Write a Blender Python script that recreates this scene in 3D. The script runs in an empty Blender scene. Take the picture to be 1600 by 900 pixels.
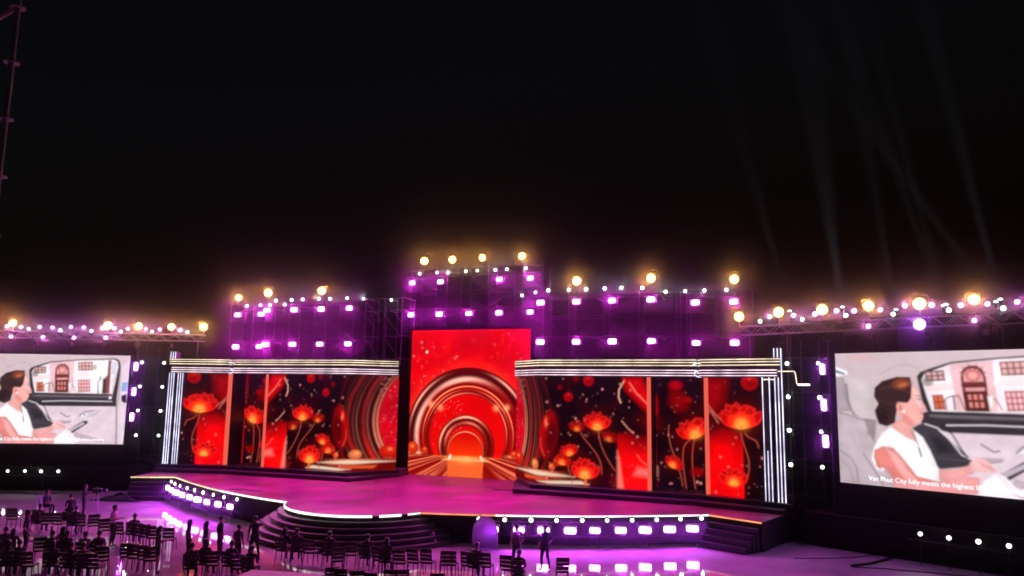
import bpy, bmesh, math, random
import numpy as np
from mathutils import Vector, Matrix

sc = bpy.context.scene
COL = sc.collection
rnd = random.Random(7)

# ------------------------------------------------------------------ camera
# world frame = stage frame: x along the stage width, y to the back, z up
CAM = np.array([20.112, -36.754, 7.0]); FPX = 1155.33
YAW, PITCH, ROLL = -0.3605, 0.13723, 0.0149
_cy, _sy, _cp, _sp = math.cos(YAW), math.sin(YAW), math.cos(PITCH), math.sin(PITCH)
_fwd = np.array([_sy*_cp, _cy*_cp, _sp]); _right = np.array([_cy, -_sy, 0.0]); _up = np.cross(_right, _fwd)
_r2 = math.cos(ROLL)*_right + math.sin(ROLL)*_up
_u2 = -math.sin(ROLL)*_right + math.cos(ROLL)*_up
MROT = np.array([_r2, _u2, _fwd])
cam_data = bpy.data.cameras.new('camera'); cam = bpy.data.objects.new('camera', cam_data); COL.objects.link(cam)
cam_data.sensor_width = 36.0; cam_data.lens = FPX*36.0/1600.0; cam_data.clip_end = 3000; cam_data.clip_start = 0.1
cam.matrix_world = Matrix(((_r2[0], _u2[0], -_fwd[0], CAM[0]), (_r2[1], _u2[1], -_fwd[1], CAM[1]),
                           (_r2[2], _u2[2], -_fwd[2], CAM[2]), (0, 0, 0, 1)))
sc.camera = cam

# ------------------------------------------------------------------ night sky
world = bpy.data.worlds.new('World'); sc.world = world; world.use_nodes = True
wn = world.node_tree.nodes; wl = world.node_tree.links
sky = wn.new('ShaderNodeTexSky'); sky.sky_type = 'NISHITA'; sky.sun_disc = False
sky.sun_elevation = math.radians(-4.0); sky.sun_rotation = math.radians(200)
wl.new(sky.outputs[0], wn['Background'].inputs[0]); wn['Background'].inputs[1].default_value = 0.15

# ------------------------------------------------------------------ render / exposure
sc.view_settings.view_transform = 'Standard'; sc.view_settings.look = 'None'
sc.view_settings.exposure = 0.0; sc.view_settings.gamma = 1.0
sc.cycles.use_denoising = True
sc.cycles.max_bounces = 4; sc.cycles.diffuse_bounces = 2; sc.cycles.glossy_bounces = 3
sc.cycles.volume_bounces = 0; sc.cycles.transparent_max_bounces = 6
sc.cycles.sample_clamp_indirect = 3.0
sc.cycles.use_light_tree = True
sc.cycles.filter_width = 1.8

# light powers, in one place
P_WASH, P_CENTRE, P_AMBER, P_WHITE, P_PINK, P_STROBE, P_BEAM = 800, 720, 850, 34, 200, 60, 9000000
HAZE_DENSITY = 0.00075

# ------------------------------------------------------------------ pixel -> place (photo pixels, 1600x900)
def ray(x, y):
    q = np.array([(x-800)/FPX, (450-y)/FPX, 1.0]) @ MROT
    return q/np.linalg.norm(q)
def at_z(x, y, z):
    q = ray(x, y); t = (z-CAM[2])/q[2]; return CAM + t*q
def at_plane(x, y, P, D):
    q = ray(x, y); n = np.array([-D[1], D[0], 0.0]); t = ((np.array([P[0], P[1], 0])-CAM) @ n)/(q @ n)
    X = CAM + t*q
    return X, float((X[:2]-np.array(P)) @ np.array(D))

# ------------------------------------------------------------------ materials
def lin(*c):
    return tuple((v/255/12.92 if v/255 <= .04045 else ((v/255+.055)/1.055)**2.4) for v in c)
def mat(name, base, rough=.6, metal=0.0, var=0.0, scale=8.0, bump=0.0, coat=0.0, spec=.5, rvar=0.0):
    m = bpy.data.materials.new(name); m.use_nodes = True
    nt = m.node_tree; b = nt.nodes['Principled BSDF']
    b.inputs['Base Color'].default_value = (*base, 1); b.inputs['Roughness'].default_value = rough
    b.inputs['Metallic'].default_value = metal; b.inputs['Coat Weight'].default_value = coat
    b.inputs['Specular IOR Level'].default_value = spec
    if var or bump or rvar:
        tc = nt.nodes.new('ShaderNodeTexCoord'); nz = nt.nodes.new('ShaderNodeTexNoise')
        nz.inputs['Scale'].default_value = scale; nz.inputs['Detail'].default_value = 6
        nt.links.new(tc.outputs['Object'], nz.inputs['Vector'])
        if var:
            rp = nt.nodes.new('ShaderNodeValToRGB')
            rp.color_ramp.elements[0].position = .3; rp.color_ramp.elements[1].position = .7
            rp.color_ramp.elements[0].color = (*[max(0, v*(1-var)) for v in base], 1)
            rp.color_ramp.elements[1].color = (*[min(1, v*(1+var)) for v in base], 1)
            nt.links.new(nz.outputs['Fac'], rp.inputs['Fac']); nt.links.new(rp.outputs['Color'], b.inputs['Base Color'])
        if rvar:
            mr = nt.nodes.new('ShaderNodeMapRange'); mr.inputs['From Min'].default_value = .3; mr.inputs['From Max'].default_value = .7
            mr.inputs['To Min'].default_value = max(.01, rough-rvar); mr.inputs['To Max'].default_value = rough+rvar
            nt.links.new(nz.outputs['Fac'], mr.inputs['Value']); nt.links.new(mr.outputs['Result'], b.inputs['Roughness'])
        if bump:
            bp = nt.nodes.new('ShaderNodeBump'); bp.inputs['Strength'].default_value = bump; bp.inputs['Distance'].default_value = .02
            nt.links.new(nz.outputs['Fac'], bp.inputs['Height']); nt.links.new(bp.outputs['Normal'], b.inputs['Normal'])
    return m
def emit(name, col, strength, sample=False, uneven=0.0):
    m = bpy.data.materials.new(name); m.use_nodes = True; nt = m.node_tree
    nt.nodes.remove(nt.nodes['Principled BSDF'])
    e = nt.nodes.new('ShaderNodeEmission'); e.inputs[0].default_value = (*col, 1); e.inputs[1].default_value = strength
    if uneven:
        tc = nt.nodes.new('ShaderNodeTexCoord'); nz = nt.nodes.new('ShaderNodeTexNoise'); nz.inputs['Scale'].default_value = 1.1; nz.inputs['Detail'].default_value = 4
        mr = nt.nodes.new('ShaderNodeMapRange'); mr.inputs['From Min'].default_value = .3; mr.inputs['From Max'].default_value = .7
        mr.inputs['To Min'].default_value = strength*(1-uneven); mr.inputs['To Max'].default_value = strength*(1+uneven)
        nt.links.new(tc.outputs['Object'], nz.inputs['Vector']); nt.links.new(nz.outputs['Fac'], mr.inputs['Value']); nt.links.new(mr.outputs['Result'], e.inputs[1])
    nt.links.new(e.outputs[0], nt.nodes['Material Output'].inputs['Surface'])
    m.cycles.emission_sampling = 'AUTO' if sample else 'NONE'
    return m
def screen_mat(name, strength):
    m = bpy.data.materials.new(name); m.use_nodes = True; nt = m.node_tree
    nt.nodes.remove(nt.nodes['Principled BSDF'])
    a = nt.nodes.new('ShaderNodeAttribute'); a.attribute_name = 'picture'
    e = nt.nodes.new('ShaderNodeEmission'); e.inputs[1].default_value = strength
    nt.links.new(a.outputs['Color'], e.inputs[0])
    nt.links.new(e.outputs[0], nt.nodes['Material Output'].inputs['Surface'])
    m.cycles.emission_sampling = 'NONE'
    return m

M_DECK = mat('deck_vinyl', (.40, .14, .19), .42, var=.42, scale=.5, rvar=.12, bump=.05, spec=.4)
M_STEP = mat('stair_black_paint', (.045, .04, .045), .38, var=.25, scale=4)
M_TREAD = mat('stair_tread', (.10, .09, .095), .45, var=.15, scale=4)
M_SKIRT = mat('black_skirt_cloth', (.018, .016, .018), .75, var=.3, scale=5, bump=.2)
M_BLACK = mat('black_cloth', (.012, .011, .013), .85, var=.3, scale=3)
M_FRAME = mat('black_painted_metal', (.025, .025, .028), .45)
M_STEEL = mat('galvanised_pipe', (.34, .34, .35), .42, metal=.25, var=.2, scale=12)
M_DARKPIPE = mat('dark_truss_pipe', (.025, .025, .028), .5, metal=.0, var=.25, scale=10)
M_BODY = mat('lamp_body', (.03, .03, .032), .4)
M_RETURN = mat('screen_return', (.02, .016, .018), .5)
M_BEAMF = mat('beam_fascia', (.05, .035, .04), .45)
M_CHAIR = mat('black_chair', (.022, .02, .022), .38, var=.2, scale=20)
M_CUSH = mat('chair_cushion', (.03, .026, .03), .7, var=.2, scale=30)
M_SKIN = mat('skin', (.42, .25, .19), .55)
M_HAIR = mat('dark_hair', (.012, .01, .01), .4)
M_CABLE = mat('black_cable', (.015, .014, .015), .5)
E_WASH = emit('magenta_lens', (1.0, .42, 1.0), 9)
E_AMBER = emit('amber_lens', (1.0, .52, .12), 7)
E_WHITE = emit('white_lens', (.92, 1.0, .93), 5)
E_PINK = emit('pink_lens', (1.0, .42, .98), 5)
E_VIOLET = emit('violet_lens', (.85, .35, 1.0), 10)
E_TUBE_W = emit('tube_warm', lin(255, 236, 200), 2.0, uneven=.5)
E_TUBE_P = emit('tube_pinkish', lin(255, 226, 238), 2.0, uneven=.5)
E_TUBE_C = emit('tube_cool', lin(226, 226, 255), 2.0, uneven=.5)
E_EDGE_W = emit('edge_white', lin(255, 240, 235), 2.6, uneven=.35)
E_EDGE_Y = emit('edge_yellow', lin(255, 232, 165), 1.6, uneven=.35)
E_EDGE_O = emit('edge_orange', lin(255, 150, 95), 1.5, uneven=.35)
E_TRIM = emit('salmon_trim', lin(238, 98, 80), 1.0)
E_CAPTION = emit('caption_white', (1, 1, 1), 1.5)

# ------------------------------------------------------------------ object helpers
def thing(name, label, cat, loc=(0, 0, 0), rz=0.0, group=None):
    o = bpy.data.objects.new(name, None); COL.objects.link(o)
    o.location = loc; o.rotation_euler = (0, 0, rz); o['label'] = label; o['category'] = cat
    o.empty_display_size = .2
    if group: o['group'] = group
    return o
def tag(o, label, cat, group=None):
    o['label'] = label; o['category'] = cat
    if group: o['group'] = group
    return o
def structure(o):
    o['kind'] = 'structure'; return o
def link(name, me, parent=None, loc=(0, 0, 0), m=None):
    o = bpy.data.objects.new(name, me); COL.objects.link(o); o.location = loc
    if parent is not None: o.parent = parent
    return o
class MB:
    def __init__(s): s.v = []; s.f = []; s.smooth = []
    def raw(s, vs, fs, smooth=False):
        n = len(s.v); s.v += [tuple(map(float, v)) for v in vs]; s.f += [tuple(i+n for i in f) for f in fs]; s.smooth += [smooth]*len(fs)
        return s
    def box(s, a, b):
        (x0, y0, z0), (x1, y1, z1) = a, b
        return s.raw([(x0, y0, z0), (x1, y0, z0), (x1, y1, z0), (x0, y1, z0), (x0, y0, z1), (x1, y0, z1), (x1, y1, z1), (x0, y1, z1)],
                     [(0, 3, 2, 1), (4, 5, 6, 7), (0, 1, 5, 4), (1, 2, 6, 5), (2, 3, 7, 6), (3, 0, 4, 7)])
    def cbox(s, a, b, c=.02):
        # box with chamfered edges along y (front/back outline cut at the corners)
        (x0, y0, z0), (x1, y1, z1) = a, b
        o = [(x0+c, z0), (x1-c, z0), (x1, z0+c), (x1, z1-c), (x1-c, z1), (x0+c, z1), (x0, z1-c), (x0, z0+c)]
        vs = [(x, y0, z) for x, z in o]+[(x, y1, z) for x, z in o]
        return s.raw(vs, [tuple(range(7, -1, -1))[::-1], tuple(range(15, 7, -1))]+[(i, i+8, (i+1) % 8+8, (i+1) % 8) for i in range(8)])
    def tube(s, pts, r, n=8, cap=True):
        pts = [Vector(p) for p in pts]; rs = r if isinstance(r, (list, tuple)) else [r]*len(pts)
        rings = []; vs = []; ref = None
        for i, p in enumerate(pts):
            d = ((pts[min(i+1, len(pts)-1)]-p).normalized()+(p-pts[max(i-1, 0)]).normalized())
            d = d.normalized() if d.length > 1e-6 else Vector((0, 0, 1))
            if ref is None: ref = Vector((0, 0, 1)) if abs(d.z) < .9 else Vector((1, 0, 0))
            a = d.cross(ref).normalized(); b = d.cross(a).normalized()
            for k in range(n):
                t = 2*math.pi*k/n; vs.append(p+(a*math.cos(t)+b*math.sin(t))*rs[i])
        fs = [(i*n+k, i*n+(k+1) % n, (i+1)*n+(k+1) % n, (i+1)*n+k) for i in range(len(pts)-1) for k in range(n)]
        base = len(pts)*n
        s.raw(vs, fs, True)
        if cap:
            m = len(s.v)-base; s.f += [tuple(m+k for k in range(n-1, -1, -1)), tuple(m+base-n+k for k in range(n))]; s.smooth += [False]*2
        return s
    def lathe_y(s, prof, n=16, cx=0, cz=0, sx=1, sz=1):
        vs = [(cx+sx*r*math.cos(2*math.pi*k/n), y, cz+sz*r*math.sin(2*math.pi*k/n)) for r, y in prof for k in range(n)]
        fs = [(i*n+k, (i+1)*n+k, (i+1)*n+(k+1) % n, i*n+(k+1) % n) for i in range(len(prof)-1) for k in range(n)]
        s.raw(vs, fs, True); m = len(s.v)-len(prof)*n
        s.f += [tuple(m+k for k in range(n)), tuple(m+(len(prof)-1)*n+k for k in range(n-1, -1, -1))]; s.smooth += [False]*2
        return s
    def prism(s, outline, z0, z1):
        n = len(outline); vs = [(x, y, z0) for x, y in outline]+[(x, y, z1) for x, y in outline]
        return s.raw(vs, [tuple(range(n-1, -1, -1)), tuple(range(n, 2*n))]+[(i, (i+1) % n, (i+1) % n+n, i+n) for i in range(n)])
    def mesh(s, name, m):
        me = bpy.data.meshes.new(name); me.from_pydata(s.v, [], s.f); me.materials.append(m)
        me.polygons.foreach_set('use_smooth', s.smooth); me.update()
        return me
    def build(s, name, m, parent=None, world_coords=True):
        if parent is not None and world_coords:
            l = parent.location; s.v = [(x-l.x, y-l.y, z-l.z) for x, y, z in s.v]
        return link(name, s.mesh(name, m), parent)
ORD = ['first', 'second', 'third', 'fourth', 'fifth', 'sixth', 'seventh', 'eighth', 'ninth', 'tenth', 'eleventh', 'twelfth',
       'thirteenth', 'fourteenth', 'fifteenth', 'sixteenth', 'seventeenth', 'eighteenth', 'nineteenth', 'twentieth']
SIDE = {-1: 'left', 1: 'right'}

# ------------------------------------------------------------------ ground
m_ground = mat('polished_ground', (.50, .42, .46), .045, var=.3, scale=.35, rvar=.02, spec=.22)
g = MB(); g.raw([(-75, -58, 0), (75, -58, 0), (75, 58, 0), (-75, 58, 0)], [(0, 1, 2, 3)])
ground = structure(g.build('ground', m_ground))

# ------------------------------------------------------------------ stage
ARC_C, ARC_R = -3.31, 4.09
def arc(r, c=ARC_C, half=None, n=28, vback=-5.0):
    a = math.asin(max(-1, min(1, (vback-c)/r)))          # angle where the arc meets v = vback
    t0, t1 = math.pi-a, 2*math.pi+a
    return [(r*math.cos(t0+(t1-t0)*i/n), c+r*math.sin(t0+(t1-t0)*i/n)) for i in range(n+1)]
front_arc = arc(ARC_R, vback=-4.98)
side_edge = [(4.9, -4.72), (6.0, -4.42), (7.14, -4.06), (8.4, -3.62), (9.5, -3.2), (10.8, -2.62), (12, -2.02), (13.3, -1.32), (14.5, -.64), (15.4, -.1), (16.22, .4)]
outline = front_arc + side_edge + [(18.65, -.78), (19.2, .9), (20.3, 3.9), (20.3, 11.5)]
outline = outline + [(-x, y) for x, y in reversed(side_edge + [(18.65, -.78), (19.2, .9), (20.3, 3.9), (20.3, 11.5)])]
stage = thing('stage_platform', 'wide low stage with pink lit deck, glowing edge and curved front stairs', 'stage', (0, 0, 0))
MB().prism(outline, 0.004, 1.27).build('skirt', M_SKIRT, stage)
deckb = MB().prism([(x, y) for x, y in outline], 1.272, 1.30).build('deck', M_DECK, stage)
def edge_strip(pts, m, z=1.272, out=.03, h=.055):
    pts = [np.array(p) for p in pts]; mb = MB(); L = []; 
    for i, p in enumerate(pts):
        d = pts[min(i+1, len(pts)-1)]-pts[max(i-1, 0)]; d = d/np.linalg.norm(d); nrm = np.array([d[1], -d[0]])
        if nrm[1] > 0: nrm = -nrm
        a = p+nrm*.004; b = p+nrm*(out+.004)
        L += [(a[0], a[1], z-h/2), (b[0], b[1], z-h/2), (b[0], b[1], z+h/2), (a[0], a[1], z+h/2)]
    n = len(pts); fs = [(4*i+k, 4*i+4+k, 4*i+4+(k+1) % 4, 4*i+(k+1) % 4) for i in range(n-1) for k in range(4)]
    mb.raw(L, fs+[(3, 2, 1, 0), (4*n-4, 4*n-3, 4*n-2, 4*n-1)])
    return mb.build('edge_light', m, stage)
edge_strip(front_arc[0:22], E_EDGE_W, h=.09); edge_strip(front_arc[22:26], E_EDGE_W, h=.09); edge_strip(front_arc[26:], E_EDGE_W)
rs_ = [front_arc[-1]]+side_edge
edge_strip(rs_[0:4], E_EDGE_O); edge_strip(rs_[4:8], E_EDGE_W); edge_strip([rs_[3], rs_[4]], E_EDGE_W); edge_strip(rs_[8:12], E_EDGE_W)
edge_strip([rs_[7], rs_[8]], E_EDGE_W)
edge_strip([(16.22, .4), (18.65, -.78)], E_EDGE_O)
ls_ = [(-x, y) for x, y in rs_]
edge_strip(ls_[::-1][:7], E_EDGE_Y); edge_strip(ls_[::-1][6:], E_EDGE_W, h=.07); edge_strip([(-18.65, -.78), (-16.22, .4)], E_EDGE_Y)
# curved front stairs
for k in range(1, 6):
    z = 1.27-k*.212
    st_ = MB().prism(arc(ARC_R+.32*k, vback=-4.93+.05*k), .004+.001*k, z-.02).build('step', M_STEP, stage)
    MB().prism(arc(ARC_R+.32*k+.012, vback=-4.93+.05*k), z-.019, z).build('tread', M_TREAD, st_)
# side stairs between the front curve and the outer corner
for sg in (-1, 1):
    p, q = np.array([16.35, .28]), np.array([18.6, -.80]); d = (q-p)/np.linalg.norm(q-p); nn = np.array([d[1], -d[0]])
    for k in range(1, 5):
        o = .27*k; z = 1.27-.25*k
        poly = [p+nn*.01+d*.002*k, q+nn*.01-d*(.05*k), q+nn*o-d*(.05*k), p+nn*o+d*.002*k]
        poly = [(sg*a[0], a[1]) for a in poly]
        if sg < 0: poly = poly[::-1]
        st_ = MB().prism(poly, .005+.001*k, z-.02).build('step', M_STEP, stage)
        MB().prism(poly, z-.0195, z).build('tread', M_TREAD, st_)
# two tiered plinths the LED walls stand on
for sg in (-1, 1):
    for out, z0, z1 in (([(4.02, 6.9), (5.3, 3.1), (15.2, 2.9), (19.55, 1.75), (19.85, 3.0), (20.0, 8.2), (4.02, 8.2)], 1.304, 1.525),
                        ([(4.1, 7.0), (6.1, 3.8), (15.3, 3.6), (19.95, 2.3), (20.15, 3.1), (20.15, 8.3), (4.1, 8.3)], 1.526, 1.75)):
        out = [(sg*a, b) for a, b in out]
        if sg < 0: out = out[::-1]
        MB().prism(out, z0, z1-.022).build('plinth_riser', M_STEP, stage)
        MB().prism(out, z1-.0215, z1).build('plinth_tread', M_TREAD, stage)

# ------------------------------------------------------------------ picture painter (for the LED screens)
class Canvas:
    def __init__(s, x0, x1, y0, y1, dens):
        s.nx = max(2, int(round((x1-x0)*dens))); s.ny = max(2, int(round((y1-y0)*dens)))
        s.xs = np.linspace(x0, x1, s.nx+1); s.ys = np.linspace(y0, y1, s.ny+1)
        s.X, s.Y = np.meshgrid(s.xs, s.ys); s.img = np.zeros(s.X.shape+(3,)); s.px = (x1-x0)/s.nx
    def crop(s, x0, x1, y0, y1):
        i0, i1 = np.searchsorted(s.xs, [x0, x1]); j0, j1 = np.searchsorted(s.ys, [y0, y1])
        return slice(max(0, j0-1), j1+1), slice(max(0, i0-1), i1+1)
    def put(s, sl, a, col):
        if a.size == 0: return
        col = np.asarray(col, float); a = a[..., None]
        s.img[sl] = s.img[sl]*(1-a)+col*a
    def add(s, sl, a, col): s.img[sl] = s.img[sl]+a[..., None]*np.asarray(col, float)
    def poly_sd(s, pts, pad):
        pts = np.asarray(pts, float)
        sl = s.crop(pts[:, 0].min()-pad, pts[:, 0].max()+pad, pts[:, 1].min()-pad, pts[:, 1].max()+pad)
        X, Y = s.X[sl], s.Y[sl]; d2 = np.full(X.shape, 1e9); ins = np.zeros(X.shape, bool)
        for (ax, ay), (bx, by) in zip(pts, np.roll(pts, -1, 0)):
            ex, ey = bx-ax, by-ay; L = ex*ex+ey*ey+1e-12
            t = np.clip(((X-ax)*ex+(Y-ay)*ey)/L, 0, 1); d2 = np.minimum(d2, (X-ax-t*ex)**2+(Y-ay-t*ey)**2)
            if ay != by: ins ^= ((ay > Y) != (by > Y)) & (X < (bx-ax)*(Y-ay)/(by-ay)+ax)
        return sl, np.where(ins, -1, 1)*np.sqrt(d2)
    vol = 0.0
    def poly(s, pts, col, soft=None, op=1.0):
        soft = soft or s.px*1.0
        sl, sd = s.poly_sd(pts, soft*1.5)
        if s.vol and sd.size:
            k = 1-s.vol*np.exp(np.minimum(sd, 0)/.16)+s.vol*.5*(s.Y[sl]-s.Y[sl].mean())/(np.ptp(s.Y[sl])+1e-6)+s.tex[sl]
            col = np.asarray(col, float)*k[..., None]
        s.put(sl, op*np.clip(.5-sd/(2*soft), 0, 1), col)
    def ell(s, cx, cy, rx, ry, col, soft=None, op=1.0, rot=0):
        R = max(rx, ry)*1.5+(soft or 0); sl = s.crop(cx-R, cx+R, cy-R, cy+R); X, Y = s.X[sl]-cx, s.Y[sl]-cy
        c, q = math.cos(rot), math.sin(rot); u, v = (X*c+Y*q)/rx, (-X*q+Y*c)/ry
        r = np.sqrt(u*u+v*v); sd = (r-1)*min(rx, ry); soft = soft or s.px
        s.put(sl, op*np.clip(.5-sd/(2*soft), 0, 1), col)
    def glow(s, cx, cy, rx, ry, col, p=2.0):
        sl = s.crop(cx-rx*2.5, cx+rx*2.5, cy-ry*2.5, cy+ry*2.5)
        r2 = ((s.X[sl]-cx)/rx)**2+((s.Y[sl]-cy)/ry)**2; s.add(sl, np.exp(-r2*p), col)
    def line(s, pts, w, col, op=1.0, soft=None):
        pts = np.asarray(pts, float); soft = soft or s.px
        sl = s.crop(pts[:, 0].min()-w-soft, pts[:, 0].max()+w+soft, pts[:, 1].min()-w-soft, pts[:, 1].max()+w+soft)
        X, Y = s.X[sl], s.Y[sl]; d2 = np.full(X.shape, 1e9)
        for (ax, ay), (bx, by) in zip(pts[:-1], pts[1:]):
            ex, ey = bx-ax, by-ay; L = ex*ex+ey*ey+1e-12
            t = np.clip(((X-ax)*ex+(Y-ay)*ey)/L, 0, 1); d2 = np.minimum(d2, (X-ax-t*ex)**2+(Y-ay-t*ey)**2)
        s.put(sl, op*np.clip(.5-(np.sqrt(d2)-w/2)/(2*soft), 0, 1), col)
    def noise(s, scale, seed, octaves=4):
        out = 0; amp = .5
        for o in range(octaves):
            r = np.random.RandomState(seed*17+o); G = r.rand(64, 64); f = scale*2**o
            x = (s.X*f) % 64; y = (s.Y*f) % 64; i = x.astype(int); j = y.astype(int); fx = x-i; fy = y-j
            fx = fx*fx*(3-2*fx); fy = fy*fy*(3-2*fy); i %= 64; j %= 64; i1 = (i+1) % 64; j1 = (j+1) % 64
            out = out+amp*((G[j, i]*(1-fx)+G[j, i1]*fx)*(1-fy)+(G[j1, i]*(1-fx)+G[j1, i1]*fx)*fy); amp *= .5
        return out
    def noise_xy(s, x, y, seed, octaves=3):
        X, Y = s.X, s.Y; s.X, s.Y = np.abs(x), np.abs(y); o = s.noise(1.0, seed, octaves); s.X, s.Y = X, Y; return o
    def blur(s, n):
        for _ in range(n):
            p = np.pad(s.img, ((1, 1), (0, 0), (0, 0)), 'edge'); s.img = .25*p[:-2]+.5*p[1:-1]+.25*p[2:]
            p = np.pad(s.img, ((0, 0), (1, 1), (0, 0)), 'edge'); s.img = .25*p[:, :-2]+.5*p[:, 1:-1]+.25*p[:, 2:]
    def saturate(s, e):
        r = s.img[..., :1]; s.img[..., 1:] *= np.clip(s.img[..., 1:]/(r+1e-4), .02, 1)**e
    def specks(s, n, seed, box, col, rmin, rmax, op=.9):
        r = np.random.RandomState(seed)
        for _ in range(n):
            x = box[0]+r.rand()*(box[1]-box[0]); y = box[2]+r.rand()*(box[3]-box[2]); q = rmin+(rmax-rmin)*r.rand()**3
            s.ell(x, y, q, q*(.8+.5*r.rand()), col, soft=max(s.px, q*.4), op=op*(.4+.6*r.rand()))
    def screen(s, name, m, parent, f):
        """grid mesh whose vertices f(x, y) gives; the picture rides on a colour attribute"""
        P = f(s.X, s.Y); l = parent.location
        v = np.stack(P, -1).reshape(-1, 3)-np.array([l.x, l.y, l.z])
        W = s.nx+1; i = np.arange(s.ny)[:, None]*W+np.arange(s.nx)[None, :]
        fq = np.stack([i, i+1, i+W+1, i+W], -1).reshape(-1, 4)
        me = bpy.data.meshes.new(name); me.vertices.add(len(v)); me.vertices.foreach_set('co', v.astype(np.float32).ravel())
        me.loops.add(fq.size); me.loops.foreach_set('vertex_index', fq.astype(np.int32).ravel())
        me.polygons.add(len(fq)); me.polygons.foreach_set('loop_start', (np.arange(len(fq))*4).astype(np.int32))
        me.update(calc_edges=True)
        at = me.attributes.new('picture', 'FLOAT_COLOR', 'POINT')
        c = np.concatenate([np.clip(s.img, 0, 3), np.ones(s.img.shape[:2]+(1,))], -1)
        at.data.foreach_set('color', c.astype(np.float32).ravel())
        me.materials.append(m)
        return link(name, me, parent)

RED = np.array([.80, .006, .010])
def teardrop(cx, cy, ang, L, w, bend=0.0, n=9):
    """petal outline from its base (cx, cy) towards ang"""
    ca, sa = math.cos(ang), math.sin(ang); pts = []
    for side in (1, -1):
        ts = np.linspace(0, 1, n) if side == 1 else np.linspace(1, 0, n)[1:-1]
        for t in ts:
            x = L*t; y = side*w*max(0, math.sin(math.pi*min(1, t**1.45)))**.85+bend*t*t
            pts.append((cx+ca*x-sa*y, cy+sa*x+ca*y))
    return pts
def lotus(c, x, y, R, seed, dim=1.0, tilt=0.0, rim=1.0):
    R = R*1.1; dim = dim*1.25
    """an open lotus: fan of petals, glowing heart at its base"""
    r = random.Random(seed); bx, by = x, y-.55*R
    rows = [([-.60, -.18, .22, .60], 1.42, .27), ([-.88, -.38, .10, .42, .88], 1.30, .28), ([-1.10, 1.10], 1.36, .25), ([-.72, .05, .75], .88, .27)]
    for ri, (angs, L, w) in enumerate(rows):
        for a in angs:
            ang = math.pi/2-a+tilt+r.uniform(-.08, .08); LL = R*L*r.uniform(.9, 1.06)
            pts = teardrop(bx, by, ang, LL, R*w*r.uniform(.9, 1.15), bend=R*(.24 if abs(a) > 1.0 else -.02)*(1 if a > 0 else -1)*r.uniform(.8, 1.2))
            sl, sd = c.poly_sd(pts, .05*R)
            X, Y = c.X[sl], c.Y[sl]; dist = np.sqrt((X-bx)**2+(Y-by)**2)/(R*1.15)
            t = np.clip(dist, 0, 1)[..., None]
            hot = np.array([1.35, .55, .14]); mid = np.array([.90, .035, .016]); tip = np.array([.42, .004, .006])
            col = np.where(t < .48, hot+(mid-hot)*(t/.48), mid+(tip-mid)*np.clip((t-.48)/.4, 0, 1))
            edge = (np.clip(1+sd/(.12*R), 0, 1)**2)[..., None]*np.clip(t*1.9-.7, 0, 1)
            col = (col*(.62+.12*ri)+edge*rim*np.array([.55, .07, .05]))*dim
            a_ = np.clip(.5-sd/(2*c.px), 0, 1)[..., None]
            c.img[sl] = c.img[sl]*(1-a_)+col*a_
    c.glow(bx, by+.32*R, .42*R, .36*R, np.array([.85, .46, .12])*dim, 1.6); c.glow(x, y, 1.0*R, .9*R, np.array([.10, .004, .003])*dim, 1.2)
    for k in range(5):
        a = math.pi/2+(k-2)*.3
        c.line([(bx, by), (bx+math.cos(a)*.4*R, by+math.sin(a)*.4*R)], .03*R, (.5, .1, .03), op=.5*dim)
def stem(c, pts, w=.03, col=(.42, .10, .06)):
    P = np.asarray(pts, float); t = np.linspace(0, 1, 14); n = len(P)-1
    B = sum(np.outer(math.comb(n, k)*t**k*(1-t)**(n-k), P[k]) for k in range(n+1))
    c.line(B, w, np.array(col)*.8); c.line(B+np.array([w*.25, 0]), w*.35, np.array(col)*1.6+.05)

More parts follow.
